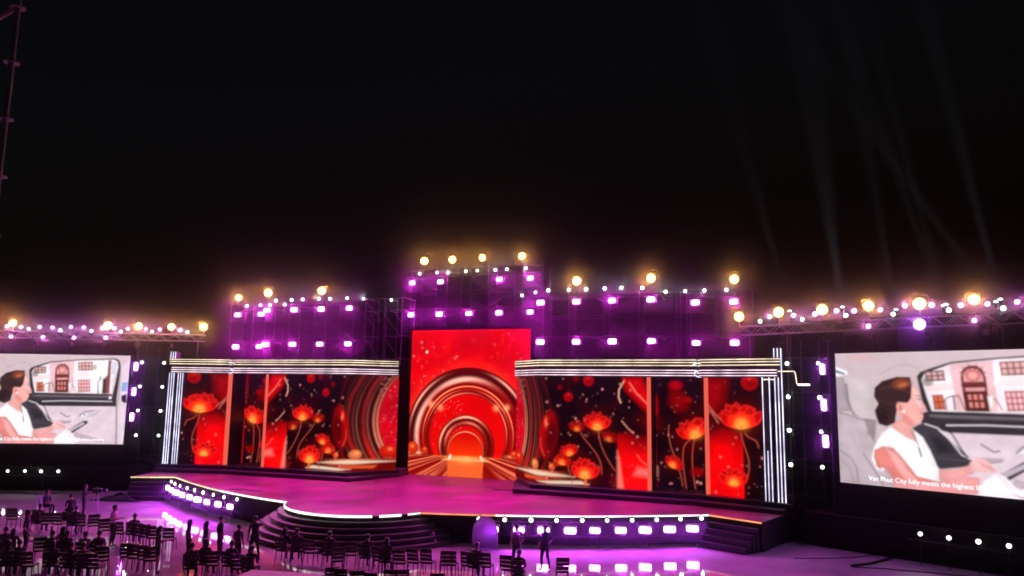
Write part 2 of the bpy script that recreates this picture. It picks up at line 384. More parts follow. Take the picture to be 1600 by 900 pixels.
def paint_wall(c):
    """the flower picture, in metres: x = distance from the stage axis, y = height"""
    X, Y = c.X, c.Y
    n1 = c.noise(.55, 3); n2 = c.noise(1.6, 5)
    c.img[:] = np.array([.006, .0022, .0035]); c.img += (np.clip(n1-.50, 0, 1)**1.4)[..., None]*np.array([.35, .004, .010])*1.6
    c.img *= (.55+.9*n2)[..., None]
    # ring tunnel next to the centre
    r = np.sqrt((X-.1)**2+((Y-5.0)*1.02)**2)
    inside = np.clip((4.95-r)/.05, 0, 1)
    skyc = np.array([.66, .008, .03])*(.45+.9*n1)[..., None]+np.array([.04, .004, .016])
    c.img = c.img*(1-inside[..., None])+skyc*inside[..., None]
    tun = np.clip((r-4.95)/.04, 0, 1)*np.clip((7.3-r)/1.2, 0, 1)
    band = .5+.5*np.sin(r*9.0+2*n1); tc = np.array([.035, .006, .008])+(band**6)[..., None]*np.array([.22, .03, .03])
    low = np.clip((4.4-Y)/2.2, 0, 1)[..., None]
    tc = tc+low*np.array([.55, .03, .012])*(band**2)[..., None]
    c.img = c.img*(1-tun[..., None])+tc*tun[..., None]
    for rr, w, k in ((5.0, .035, 1.1), (5.16, .05, .8), (5.45, .03, .35), (5.95, .03, .3), (6.12, .02, .22), (6.6, .02, .16)):
        a = np.clip(.5-(abs(r-rr)-w)/(2*c.px), 0, 1)*k*(.35+.65*np.clip((6.9-Y)/3, 0, 1))
        c.img = c.img*(1-a[..., None])+a[..., None]*np.array([1.0, .42, .30])
    c.specks(90, 21, (4.1, 5.0, 2.8, 7.7), (1.0, .40, .42), .012, .05, .7)
    # floor streaks and pearls at the foot
    fl = np.clip((2.55-Y)/.06, 0, 1)*np.clip((8.3-X)/1.3, 0, 1)
    st = np.clip(c.noise_xy(X*.35+5, Y*4.5+X*.5, 71, 3)*2.4-.7, 0, 1); fc = np.array([.16, .008, .006])+(st**2)[..., None]*np.array([1.0, .36, .20])
    c.img = c.img*(1-fl[..., None])+fc*fl[..., None]
    c.poly([(4.1, 2.32), (6.4, 2.46), (8.6, 2.22), (6.0, 2.2)], (1.0, .82, .66), soft=.06, op=.9)
    c.poly([(6.2, 1.9), (8.9, 2.02), (9.4, 1.86), (7.0, 1.78)], (1.0, .80, .66), soft=.06, op=.95)
    c.poly([(5.0, 2.1), (6.6, 2.14), (7.1, 1.98), (5.2, 1.9)], (.95, .22, .08), soft=.05, op=.8)
    for x, y, q, col in ((4.55, 2.95, .42, (.75, .06, .03)), (6.05, 2.78, .30, (.95, .36, .16)), (7.2, 2.72, .20, (.9, .2, .08)), (7.5, 3.0, .26, (.45, .05, .02))):
        c.ell(x, y, q, q, np.array(col)*.65); c.ell(x-.12*q, y+.2*q, q*.72, q*.7, np.array(col), soft=q*.3); c.glow(x-.25*q, y+.35*q, q*.35, q*.3, (.6, .4, .25))
    # big translucent drop
    c.ell(6.95, 4.5, .52, 1.28, (.50, .012, .012), soft=.1, rot=-.12); c.ell(7.16, 4.4, .40, 1.1, (.10, .005, .008), soft=.2, rot=-.12)
    c.glow(6.82, 5.2, .12, .35, (.9, .30, .2)); c.line([(6.5, 4.3), (6.52, 3.8), (6.75, 3.3)], .05, (.9, .2, .15), op=.7)
    # red cloud panes
    def redpane(x0, x1, ytop, seed):
        nn = c.noise(.9, seed); a = np.clip((X-x0)/(c.px*2), 0, 1)*np.clip((x1-X)/(c.px*2), 0, 1)*np.clip((ytop-Y)/1.5+.5*(nn-.5), 0, 1)**.8
        col = RED*(.65+.75*nn)[..., None]+np.array([.10, .004, .006]); c.img = c.img*(1-a[..., None])+col*a[..., None]
    redpane(10.98, 12.9, 4.9, 31); redpane(15.7, 17.72, 5.2, 33)
    c.glow(11.6, 2.1, .9, .5, (.45, .02, .01)); c.glow(16.7, 3.9, .75, .8, (.42, .0, .0))
    c.poly([(10.98, 1.75), (11.35, 1.75), (11.12, 3.4), (10.98, 3.8)], (.95, .45, .36), soft=.08, op=.7)
    c.poly([(11.9, 2.5), (12.9, 2.4), (12.9, 2.85), (12.1, 2.95)], (.95, .45, .40), soft=.16, op=.65)
    # diagonal red silk at the top
    c.poly([(11.35, 7.75), (12.35, 7.75), (12.9, 6.6), (12.9, 5.8), (12.3, 6.3), (11.5, 7.1)], RED*.85, soft=.18)
    c.line([(11.7, 7.5), (12.1, 6.9), (12.7, 6.35)], .06, (1.0, .5, .4), op=.8); c.line([(11.4, 7.6), (11.1, 7.1), (11.08, 6.7), (11.2, 6.4)], .07, (1.0, .62, .5), op=.9)
    c.line([(11.25, 5.4), (11.6, 5.0), (11.9, 4.75)], .05, (1.0, .5, .4), op=.8); c.line([(12.1, 3.6), (12.3, 3.3), (12.6, 3.1)], .05, (1.0, .5, .4), op=.6)
    c.poly([(15.75, 7.75), (16.9, 7.75), (16.7, 6.6), (16.2, 6.0), (15.75, 6.3)], RED*.42, soft=.35)
    c.line([(15.75, 6.6), (16.2, 6.0), (16.6, 5.6)], .05, (1.0, .35, .3), op=.8); c.line([(15.75, 6.25), (16.1, 6.0), (16.45, 5.45)], .03, (1.0, .5, .4), op=.8)
    c.poly([(13.8, 7.1), (14.4, 6.9), (14.6, 6.2), (14.1, 6.0), (13.7, 6.4)], RED*.35, soft=.3)
    for x, y, q in ((14.0, 7.4, .35), (14.62, 6.6, .22)): c.ell(x, y, q, q*.7, RED*.5, soft=.1)
    # floating balls
    for x, y, q, k in ((8.16, 6.67, .26, .55), (9.35, 7.6, .30, .6), (8.6, 7.68, .18, .25), (18.1, 7.58, .42, .55), (16.4, 7.2, .2, .5), (7.65, 7.2, .14, .3)):
        c.ell(x, y, q, q, RED*k, soft=.05); c.ell(x+.1*q, y-.2*q, q*.5, q*.4, RED*k*.5, soft=.12); c.glow(x, y+.4*q, q*.3, q*.25, np.array([.8, .25, .2])*k)
    # stems, then blossoms
    stem(c, [(17.6, 5.0), (17.65, 4.2), (18.3, 3.6), (17.75, 2.6)]); stem(c, [(17.8, 5.0), (18.0, 4.6), (18.4, 4.9), (18.45, 4.3)], .035)
    stem(c, [(14.9, 4.6), (14.5, 4.1), (14.2, 4.4), (14.3, 3.0), (14.5, 1.8)]); stem(c, [(13.6, 5.2), (13.4, 4.0), (14.2, 3.2), (14.3, 1.9)]); stem(c, [(15.0, 4.5), (14.7, 3.5), (14.9, 2.4), (15.0, 1.8)])
    stem(c, [(9.95, 4.8), (9.9, 4.2), (10.3, 3.4), (10.85, 2.7)]); stem(c, [(8.9, 4.7), (9.2, 4.0), (10.2, 3.6), (10.1, 2.45)]); stem(c, [(8.2, 3.2), (8.0, 2.6), (8.5, 2.2), (8.4, 1.9)], .04)
    stem(c, [(9.15, 2.1), (9.2, 1.9), (9.2, 1.8)], .12, (.7, .2, .08))
    lotus(c, 17.64, 5.75, .92, 1, 1.0); lotus(c, 17.18, 2.66, .60, 2, 1.05)
    lotus(c, 15.05, 4.98, .78, 3, .95, .25); lotus(c, 13.75, 3.15, .46, 4, .75, -.5)
    lotus(c, 9.85, 5.25, .66, 5, .95); lotus(c, 8.67, 5.0, .40, 6, .42); lotus(c, 10.5, 4.5, .40, 7, .35, -.3)
    lotus(c, 8.25, 3.65, .44, 8, .85, .2); lotus(c, 7.78, 3.12, .42, 9, .75, -.2); lotus(c, 9.13, 2.62, .74, 10, 1.05)
    c.ell(15.1, 2.7, .3, .22, RED*.4, soft=.15)
    c.specks(150, 22, (6.8, 19, 1.8, 7.7), (1.0, .50, .45), .012, .075, .8)
    c.saturate(.5); c.blur(1)

def paint_centre(c):
    X, Y = c.X, c.Y
    n1 = c.noise(.5, 8); n2 = c.noise(1.3, 9)
    c.img[:] = RED*(.70+.60*n1)[..., None]+np.array([.03, .0, .010])
    c.img += np.clip((X-2.5)/3, 0, 1)[..., None]*np.array([-.1, .0, .06])
    c.img += np.clip(n2-.5, 0, 1)[..., None]*np.array([.5, .05, .03])
    c.specks(140, 41, (-4.3, 4.3, 4.5, 10.9), (1.0, .52, .48), .015, .075, .8)
    c.ell(-3.15, 9.5, .09, .10, (1.2, .9, .8))
    # glowing clouds round the arch
    r = np.sqrt((X+.02)**2+(Y-3.95)**2)
    c.img += (np.exp(-((r-4.6)/.5)**2)*(.5+n2))[..., None]*np.array([.20, .05, .03])
    th = np.arctan2(Y-3.95, X)
    def ring(r0, r1, inner, outer, hl, hang, hw):
        nonlocal r
        t = np.clip((r-r0)/(r1-r0), 0, 1); a = np.clip(.5-(r0-r)/(2*c.px), 0, 1)*np.clip(.5-(r-r1)/(2*c.px), 0, 1)
        prof = np.sin(np.pi*t)[..., None]
        col = np.asarray(inner)*(1-t[..., None])+np.asarray(outer)*t[..., None]
        sh = sum(np.exp(-((np.angle(np.exp(1j*(th-h))))/w)**2) for h, w in zip(hang, hw))[..., None]
        fine = c.noise_xy(r*5.0+3, th*.9+9, 55, 3)[..., None]
        col = col*(.25+.5*prof)*(.45+1.1*fine)+np.asarray(hl)*(prof**4)*np.clip(sh, 0, 1.2)*np.clip(.45+1.1*fine, 0, 1.3)
        c.img[:] = c.img*(1-a[..., None])+col*a[..., None]
    ring(4.10, 4.50, (.07, .006, .008), (.30, .01, .012), (1.3, .70, .55), (.85, 2.5), (.26, .34))
    ring(3.36, 4.10, (.80, .015, .012), (.04, .004, .006), (1.4, .95, .80), (1.75, 2.9), (.50, .50))
    ring(3.15, 3.36, (.90, .06, .03), (.55, .02, .01), (1.1, .5, .3), (1.57, 2.5, .6), (.9, .5, .5))
    ring(2.92, 3.15, (.38, .01, .01), (.75, .05, .03), (.9, .3, .2), (2.3, .8), (.4, .4))
    ring(2.70, 2.92, (.70, .05, .03), (.25, .008, .01), (.9, .35, .25), (1.9, .4), (.5, .4))
    a = np.clip(.5-(r-2.70)/(2*c.px), 0, 1)
    col = RED*(.75+.5*n1)[..., None]+np.clip((5.4-Y)/3, 0, 1)[..., None]*np.array([.15, .02, .01])
    c.img = c.img*(1-a[..., None])+col*a[..., None]
    c.specks(70, 43, (-2.5, -.4, 3.2, 6.3), (1.0, .45, .45), .015, .05, .8)
    for x, y in ((-2.75, 6.0), (-2.0, 5.75), (2.0, 5.8), (2.75, 5.85)): c.glow(x, y, .22, .22, (.9, .5, .3), 1.2)
    r = np.sqrt((X+.1)**2+(Y-3.3)**2); th = np.arctan2(Y-3.3, X+.1)
    ring(1.72, 2.05, (.22, .006, .006), (.85, .06, .03), (1.3, .85, .65), (1.57, 2.7), (.6, .5))
    ring(1.32, 1.72, (.60, .05, .03), (.16, .012, .012), (.9, .35, .25), (1.3, 2.6), (.5, .4))
    r = np.sqrt((X+.12)**2+(Y-2.95)**2); th = np.arctan2(Y-2.95, X+.12)
    ring(1.20, 1.36, (1.0, .28, .12), (.6, .08, .04), (1.1, .6, .4), (1.57,), (.9,))
    a = np.clip(.5-(r-1.22)/(2*c.px), 0, 1); t = np.clip((Y-2.5)/1.6, 0, 1)[..., None]
    col = np.array([1.1, .12, .015])*(1-t)+np.array([.72, .010, .004])*t
    c.img = c.img*(1-a[..., None])+col*a[..., None]
    # floor: streaks running to the portal
    fl = np.clip((2.62-Y)/.05, 0, 1); ang = (X+.12)/(3.1-Y)
    st = np.clip(c.noise_xy(ang*2.6+20, Y*.5+np.abs(X)*.15+3, 77, 4)*3.2-1.25, 0, 1.2)
    fc = np.array([.30, .012, .006])+(st**2)[..., None]*np.array([1.25, .55, .34])
    c.img = c.img*(1-fl[..., None])+fc*fl[..., None]
    c.glow(-3.9, 2.75, .7, .12, (1.0, .7, .4)); c.glow(3.4, 2.75, .8, .12, (1.0, .6, .3)); c.glow(-.1, 2.58, 2.6, .10, (.8, .4, .15))
    for x, y, q in ((-4.0, 3.05, .42), (-3.1, 2.95, .22), (3.3, 2.9, .24)):
        c.ell(x, y, q, q, (.7, .08, .03)); c.glow(x-.1*q, y+.3*q, q*.5, q*.45, (.6, .3, .12))
    c.poly([(-1.42, 2.42), (1.18, 2.42), (1.12, 1.24), (-1.36, 1.24)], (1.0, .26, .09), soft=.06)
    c.glow(-.1, 2.4, 1.1, .35, (.35, .30, .12)); c.poly([(-1.5, 2.5), (1.25, 2.5), (1.6, 2.36), (-1.85, 2.36)], (1.1, .70, .34), soft=.07, op=.85)
    c.poly([(-1.25, 2.72), (-1.38, 2.4), (-1.2, 2.4), (-1.1, 2.7)], (1.2, 1.0, .85), soft=.04); c.poly([(1.0, 2.72), (1.2, 2.4), (1.05, 2.4), (.9, 2.7)], (1.2, 1.0, .85), soft=.04)
    c.saturate(.5)

# ------------------------------------------------------------------ LED walls left and right of the centre
E_, B_, K2_, K1_, I_ = (4.15, 6.68), (6.45, 4.36), (12.86, 4.25), (15.72, 4.22), (18.66, 3.04)
Z0, Z1 = 1.752, 7.82
M_WALL = screen_mat('led_flower_picture', 1.0)
for sg in (-1, 1):
    w = thing('led_wall', f'{SIDE[sg]} LED wall showing red glowing lotus flowers on black', 'screen', (sg*11.5, 5, 1.752), group='flower LED walls')
    def panel(a, b, off, dens, name='screen_panel'):
        cv = Canvas(a[0], b[0], Z0, Z1, dens); paint_wall(cv)
        def f(X, Y):
            t = (X-a[0])/(b[0]-a[0]); return sg*X, a[1]+(b[1]-a[1])*t+off, Y
        return cv.screen(name, M_WALL, w, f)
    panel(E_, B_, 0, 30); panel((B_[0]+.002, B_[1]), (K2_[0]-.2, K2_[1]), 0, 30); panel((K2_[0]+.02, K2_[1]), (K1_[0]+.3, K1_[1]), 1.55, 30); panel((K1_[0]+.22, K1_[1]-.02), I_, 0, 30)
    def slab(name, pts, m, z0=Z0, z1=Z1):
        pts = [(sg*a, b) for a, b in pts]
        if sg < 0: pts = pts[::-1]
        return MB().prism(pts, z0, z1).build(name, m, w)
    slab('edge_trim', [(K2_[0]-.198, K2_[1]-.03), (K2_[0], K2_[1]-.03), (K2_[0], K2_[1]+.1), (K2_[0]-.198, K2_[1]+.1)], E_TRIM)
    slab('edge_trim', [(K1_[0], K1_[1]-.03), (K1_[0]+.218, K1_[1]-.07), (K1_[0]+.218, K1_[1]+.1), (K1_[0], K1_[1]+.1)], E_TRIM)
    slab('side_return', [(K2_[0]-.15, K2_[1]+.102), (K2_[0]-.002, K2_[1]+.102), (K2_[0]-.002, 5.7), (K2_[0]-.15, 5.7)], M_RETURN)
    slab('side_return', [(K1_[0]+.002, K1_[1]+.102), (K1_[0]+.15, K1_[1]+.102), (K1_[0]+.15, 5.7), (K1_[0]+.002, 5.7)], M_RETURN)
    slab('back_cabinet', [(E_[0]+.03, E_[1]+.06), (B_[0]+.03, B_[1]+.06), (K2_[0]-.16, K2_[1]+.11), (K2_[0]-.16, 5.6), (B_[0], 5.6), (E_[0]+.4, 7.0)], M_RETURN, z1=Z1-.03)
    slab('back_cabinet', [(K2_[0]-.16, 5.86), (K1_[0]+.35, 5.84), (K1_[0]+.35, 6.1), (K2_[0]-.16, 6.1)], M_RETURN, z1=Z1-.03)
    slab('back_cabinet', [(K1_[0]+.16, K1_[1]+.11), (I_[0], I_[1]+.08), (I_[0]+.1, 4.6), (K1_[0]+.16, 5.6)], M_RETURN, z1=Z1-.03)
    slab('roof_panel', [(E_[0]+.1, E_[1]+.1), (B_[0]+.1, B_[1]+.1), (K1_[0], K1_[1]+.1), (I_[0], I_[1]+.1), (I_[0], 5.6), (E_[0]+.2, 7.2)], M_BLACK, Z1+.02, Z1+.1)

# centre screen
cs = thing('led_screen', 'tall red centre screen with glossy ring tunnel and glowing orange portal', 'screen', (0, 8.66, 1.3))
cv = Canvas(-4.33, 4.33, 1.302, 10.98, 30); paint_centre(cv)
cv.screen('screen_panel', screen_mat('led_portal_picture', 1.0), cs, lambda X, Y: (X, 8.66+0*X, Y))
MB().box((-4.40, 8.67, 1.302), (4.40, 9.1, 11.03)).build('back_cabinet', M_RETURN, cs)
# black wing drapes beside the centre screen
for sg in (-1, 1):
    dr = thing('side_drape', f'black drape hanging {SIDE[sg]} of the tall centre screen', 'drape', (sg*4.9, 8.0, 1.3), group='black drapes beside the centre screen')
    n = 24; pts = [(sg*(4.42+1.2*i/n), 8.3+.06*math.sin(i*1.9)+.3*i/n) for i in range(n+1)]
    MB().raw([(x, y, 1.302) for x, y in pts]+[(x, y, 8.6) for x, y in pts], [(i, i+1, i+n+2, i+n+1) for i in range(n)], True).build('cloth', M_BLACK, dr)
    MB().tube([(sg*4.42, 8.3, 8.62), (sg*5.62, 8.62, 8.62)], .03).build('rail', M_DARKPIPE, dr)

# ------------------------------------------------------------------ light-tube frames (beam + pillars)
J_ = (15.44, 4.02)
for sg in (-1, 1):
    fr = thing('light_frame', f'{SIDE[sg]} portal frame of white light tubes around the flower wall', 'light frame', (sg*11.8, 3.8, 1.75), group='light tube frames')
    S = lambda pts: [(sg*p[0],)+tuple(p[1:]) for p in pts]
    path = [(4.1, 6.62), (6.42, 4.27), (15.40, 4.05), (15.62, 3.86), (19.62, 2.66)]
    back = [(19.70, 2.95), (15.66, 4.16), (15.44, 4.35), (6.55, 4.58), (4.35, 6.78)]
    # wall top runs under the beam: fascia sits in front, proud of it
    pl = S([(a, b-.10) for a, b in path]+[(a, b-.14) for a, b in back])
    if sg < 0: pl = pl[::-1]
    MB().prism(pl, 7.83, 8.80).build('beam', M_BEAMF, fr)
    for i, z in enumerate((8.745, 8.61, 8.45, 8.19, 8.05, 7.91)):
        mt = E_TUBE_W if i < 3 else E_TUBE_P
        p_in = [(a, b-.125, z) for a, b in path[:3]]; p_out = [(a, b-.125, z) for a, b in path[3:]]
        if i >= 3: p_out[-1] = (19.45, 2.71-.125, z)
        MB().tube(S(p_in), .018, 6).build('light_tube', E_TUBE_P if i == 5 else mt, fr)
        MB().tube(S([(15.46, 3.90, z-.03)]+p_out), .018, 6).build('light_tube', mt, fr)
    # little curl where the two beams meet
    MB().tube(S([(15.3+.16*math.cos(t)+.05*t, 3.80, 8.02+.14*math.sin(t)-.012*t) for t in np.linspace(0, 8, 22)]), .02, 6).build('light_curl', E_TUBE_C, fr)
    MB().tube(S([(15.2, 3.83, 8.5), (15.45, 3.80, 8.56), (15.7, 3.76, 8.52)]), .02, 6).build('light_curl', E_TUBE_C, fr)
    # pillars
    for (u, zt) in ((19.5, 9.28), (18.9, 8.40)):
        v = 2.72+(19.5-u)*.3
        o = S([(u-.24, v+.06), (u+.24, v-.04), (u+.24, v+.30), (u-.24, v+.36)])
        if sg < 0: o = o[::-1]
        MB().prism(o, 1.752, (9.25 if u > 19.2 else 7.82)).build('pillar', M_BEAMF, fr)
        for k in (-1, 0, 1):
            zz = zt if not (u < 19.2 and k == 0 and sg > 0) else 4.2
            MB().tube(S([(u+k*.165, v-.02-k*.034, 1.76), (u+k*.165, v-.02-k*.034, zz)]), .021, 6).build('light_tube', E_TUBE_C, fr)
    if sg > 0:
        MB().tube([(19.5, 2.50, 8.12), (20.25, 2.3, 8.12), (20.3, 2.28, 8.05), (20.36, 2.26, 7.5)], .022, 6).build('light_tube', E_TUBE_W, fr)
        MB().tube([(20.40, 2.25, 7.47), (20.95, 2.15, 7.47)], .045, 8).build('light_tube', E_EDGE_W, fr)
        MB().tube([(18.75, 2.88, 7.72), (19.3, 2.75, 7.72)], .022, 6).build('light_tube', E_TUBE_W, fr)

# ------------------------------------------------------------------ side screens with the film still
SU, SV, TH = 22.09, 1.532, .434
SW, SZ0, SZ1 = 10.03, 3.005, 8.94
DR = (math.cos(TH), -math.sin(TH)); DL = (-math.cos(TH), -math.sin(TH))
def RP(zx, zy):   # point of the right screen, from the photo crop 1280..1600 x 530..790
    X, s = at_plane(1280+zx/3.4625, 530+zy/3.4625, (SU, SV), DR); return (s, X[2])
def LP(zx, zy):   # point of the left screen, from the photo crop 0..260 x 540..700
    X, s = at_plane(zx/5.623, 540+zy/5.623, (-SU, SV), DL); return (SW-s, X[2])
def paint_film(c):
    R_ = lambda L: [RP(*p) for p in L]; L_ = lambda L: [LP(*p) for p in L]
    n = c.noise(.8, 4); c.vol = .15; c.tex = .30*(c.noise(1.7, 14)-.47)
    c.img[:] = np.array(lin(206, 186, 192)); c.img *= (.93+.14*n)[..., None]
    c.img *= (1.0+.10*np.clip((c.X-1)/6, 0, 1))[..., None]
    c.poly(R_([(86, 148), (150, 172), (160, 190), (86, 205)]), lin(245, 245, 255), .03)
    c.poly(R_([(90, 165), (140, 185), (135, 192), (88, 180)]), lin(110, 110, 130), .02)
    c.ell(*RP(235, 100), .55, .18, lin(216, 170, 175), .15, .6)
    # rear seats
    c.poly(R_([(86, 205), (140, 210), (175, 390), (110, 392), (95, 380)]), lin(176, 162, 170), .04)
    c.poly(R_([(100, 390), (190, 420), (300, 440), (300, 600), (420, 800), (118, 772)]), lin(196, 180, 187), .03)
    c.poly(R_([(240, 430), (310, 440), (300, 560), (275, 520)]), lin(160, 142, 150), .06)
    c.poly(R_([(135, 215), (150, 195), (180, 192), (270, 235), (300, 405), (285, 425), (215, 428), (175, 400), (150, 330)]), lin(212, 198, 202), .03)
    c.poly(R_([(150, 240), (160, 330), (185, 395), (215, 425), (180, 405), (150, 340), (138, 240)]), lin(150, 130, 138), .04)
    c.line(R_([(104, 395), (150, 405), (215, 432), (300, 440)]), .03, lin(120, 100, 110)); c.line(R_([(110, 600), (170, 640), (205, 700), (212, 775)]), .04, lin(140, 122, 134))
    c.line(R_([(112, 640), (160, 690), (190, 775)]), .03, lin(160, 142, 152)); c.line(R_([(240, 620), (320, 740), (345, 790)]), .05, lin(140, 120, 132)); c.line(R_([(255, 500), (270, 505), (262, 520)]), .02, lin(120, 100, 110))
    c.line(R_([(330, 190), (420, 140), (480, 135), (540, 160)]), .02, lin(170, 150, 158))
    # door below the window
    c.poly(R_([(560, 440), (600, 395)])+L_([(1020, 440), (1030, 880), (640, 880)])+R_([(700, 840), (640, 700)]), lin(226, 205, 216), .03)
    c.poly(R_([(540, 400), (600, 388)])+L_([(1000, 440), (1025, 470), (1025, 535), (380, 530)])+R_([(720, 510), (560, 470)]), lin(62, 54, 62), .03)
    c.poly(R_([(590, 398), (700, 404)])+L_([(985, 440), (985, 458), (330, 450)])+R_([(690, 428), (600, 420)]), lin(120, 108, 116), .04)
    c.line(R_([(690, 466), (900, 466)])+L_([(1022, 492)]), .05, lin(238, 228, 236))
    # window frame and bright view through it
    c.poly(R_([(528, 200), (545, 178), (600, 158)])+L_([(450, 138), (700, 122), (1015, 112), (1050, 130), (1062, 190), (1020, 500), (985, 500), (985, 440), (300, 430)])+R_([(600, 410), (560, 350)]), lin(58, 52, 56), .03)
    gl = L_([(278, 235), (300, 200), (450, 148), (700, 130), (1005, 122), (1035, 140), (1042, 190), (990, 425), (305, 412), (290, 330)])
    c.poly(gl, lin(250, 236, 242), .02)
    c.poly(L_([(440, 150), (655, 138), (650, 200), (640, 410), (440, 410)]), lin(244, 200, 206), .03)
    c.poly(L_([(300, 262), (440, 255), (440, 290), (300, 300)]), lin(250, 225, 230), .02)
    c.poly(L_([(640, 250), (820, 238), (815, 262), (640, 275)]), lin(255, 245, 248), .02)
    def grid(x0, y0, x1, y1, nx, ny, col, bg, w=.05):
        c.poly(L_([(x0, y0), (x1, y0-4), (x1-2, y1), (x0, y1)]), bg, .02)
        for i in range(nx+1):
            x = x0+(x1-x0)*i/nx; c.line(L_([(x, y0), (x, y1)]), w, col)
        for j in range(ny+1):
            y = y0+(y1-y0)*j/ny; c.line(L_([(x0, y), (x1, y-3)]), w, col)
    brown = lin(128, 56, 58); dkb = lin(96, 40, 42)
    grid(305, 190, 400, 240, 3, 2, lin(96, 60, 66), lin(226, 178, 178)); grid(325, 325, 375, 400, 2, 2, lin(150, 60, 40), lin(222, 120, 90))
    grid(690, 150, 812, 215, 4, 2, brown, lin(238, 190, 190)); grid(690, 305, 788, 402, 4, 3, lin(165, 70, 80), lin(250, 200, 206))
    arch = [(482, 410), (484, 230), (495, 190), (520, 168), (550, 160), (580, 166), (602, 188), (610, 230), (600, 410)]
    c.poly(L_(arch), brown, .02); c.poly(L_([(497, 250), (500, 205), (525, 182), (550, 176), (578, 184), (595, 208), (598, 250)]), lin(242, 176, 176), .02)
    c.ell(*LP(548, 216), .26, .24, lin(206, 120, 120), .03); c.ell(*LP(548, 216), .18, .16, lin(240, 170, 168), .03)
    for a in (-1.3, -.8, -.3, .3, .8, 1.3):
        x, y = LP(548, 216); c.line([(x+.26*math.sin(a), y+.24*math.cos(a)), (x+.5*math.sin(a), y+.48*math.cos(a))], .035, brown)
    c.line(L_([(484, 268), (520, 280), (550, 270), (580, 280), (606, 268)]), .06, dkb)
    c.poly(L_([(498, 282), (596, 280), (594, 300), (500, 302)]), lin(236, 170, 170), .02)
    c.poly(L_([(484, 305), (598, 303), (594, 408), (484, 408)]), dkb, .02)
    for i in range(3):
        for j in range(2): c.poly(L_([(505+i*28, 318+j*42), (523+i*28, 318+j*42), (523+i*28, 348+j*42), (505+i*28, 348+j*42)]), lin(236, 150, 140), .02)
    c.line(L_([(380, 350), (410, 330), (460, 325), (478, 400)]), .05, lin(130, 80, 86)); c.line(L_([(385, 400), (385, 350)]), .05, lin(130, 80, 86)); c.line(L_([(430, 400), (432, 328)]), .08, lin(150, 110, 116)); c.line(L_([(600, 330), (640, 345), (660, 400)]), .05, lin(170, 120, 126))
    c.poly(L_([(600, 330), (630, 325), (622, 370), (604, 400)]), lin(255, 250, 250), .03)
    c.poly(L_([(830, 140), (950, 130), (940, 422), (800, 418)]), lin(255, 252, 255), .04)
    c.poly(L_([(955, 130), (978, 130), (960, 420), (915, 422), (925, 280), (945, 260)]), lin(150, 86, 84), .03); c.poly(L_([(905, 290), (935, 285), (930, 422), (895, 420)]), lin(92, 58, 58), .03)
    c.line(L_([(862, 310), (860, 420)]), .06, lin(80, 70, 76)); c.ell(*LP(880, 290), .1, .16, lin(130, 150, 140), .05, .7); c.poly(L_([(985, 140), (1025, 150), (1010, 250), (978, 250)]), lin(225, 225, 235), .03)
    c.ell(*LP(310, 245), .22, .2, lin(110, 100, 90), .06, .7); c.ell(*LP(835, 190), .14, .2, lin(120, 120, 100), .06, .6)
    c.line(L_([(985, 440), (1000, 300), (1040, 190)]), .05, lin(190, 180, 188)); c.ell(*LP(968, 458), .1, .1, lin(240, 235, 240), .03)
    # right door post and what lies outside
    c.poly(L_([(1062, 180), (1150, 120), (1120, 880), (1026, 880), (1040, 500)]), lin(232, 214, 222), .05)
    c.poly(L_([(1072, 325), (1128, 320), (1112, 405), (1066, 400)]), lin(150, 178, 220), .03); c.poly(L_([(1066, 440), (1112, 425), (1112, 500), (1090, 505), (1066, 485)]), lin(30, 24, 34), .02)
    c.line(L_([(1024, 535), (1018, 880)]), .06, lin(110, 96, 104)); c.line(L_([(1062, 190), (1040, 500)]), .04, lin(150, 136, 142))
    # door trim
    c.line(L_([(530, 588), (560, 608), (585, 625), (612, 618)]), .06, lin(130, 110, 122)); c.poly(L_([(700, 600), (760, 570), (900, 560), (880, 590), (820, 625), (690, 632)]), lin(214, 200, 212), .03)
    c.poly(L_([(690, 632), (740, 590), (770, 600), (760, 625)]), lin(252, 246, 252), .02); c.line(L_([(690, 625), (740, 580), (820, 570)]), .04, lin(120, 104, 116)); c.ell(*LP(742, 606), .08, .07, lin(150, 150, 160), .02)
    c.poly(L_([(490, 660), (630, 658), (610, 685), (540, 695)]), lin(190, 168, 180), .04); c.line(L_([(490, 665), (560, 694), (612, 684)]), .03, lin(246, 236, 242))
    c.poly(L_([(560, 765), (730, 660), (765, 660), (772, 680), (610, 785)]), lin(70, 60, 70), .02); c.poly(L_([(575, 752), (735, 668), (742, 690), (600, 768)]), lin(206, 190, 202), .02)
    c.poly(L_([(660, 760), (900, 830), (890, 850), (640, 800)]), lin(200, 178, 190), .05)
    # dark front seat
    c.poly(R_([(500, 480), (560, 452), (620, 470), (700, 540), (830, 655), (820, 690), (650, 705), (600, 650)]), lin(70, 64, 72), .04)
    c.poly(R_([(600, 520), (660, 540), (730, 610), (640, 615)]), lin(50, 46, 54), .10); c.line(R_([(572, 458), (640, 480), (700, 535), (770, 625), (830, 655)]), .05, lin(232, 222, 230)); c.line(R_([(680, 480), (720, 515), (760, 580), (800, 640)]), .05, lin(40, 36, 44)); c.line(R_([(640, 640), (740, 655), (820, 660)]), .04, lin(90, 84, 92))
    # woman in a white dress
    skin, skd, skl = lin(250, 182, 176), lin(228, 138, 132), lin(255, 216, 214)
    c.poly(R_([(405, 440), (500, 440), (510, 500), (540, 560), (470, 560), (385, 500)]), lin(236, 172, 166), .03)
    c.poly(R_([(495, 245), (525, 262), (545, 300), (552, 325), (578, 370), (574, 380), (562, 384), (568, 398), (560, 405), (564, 416), (556, 440), (530, 462), (500, 470), (450, 440), (420, 400), (430, 330)]), skin, .02)
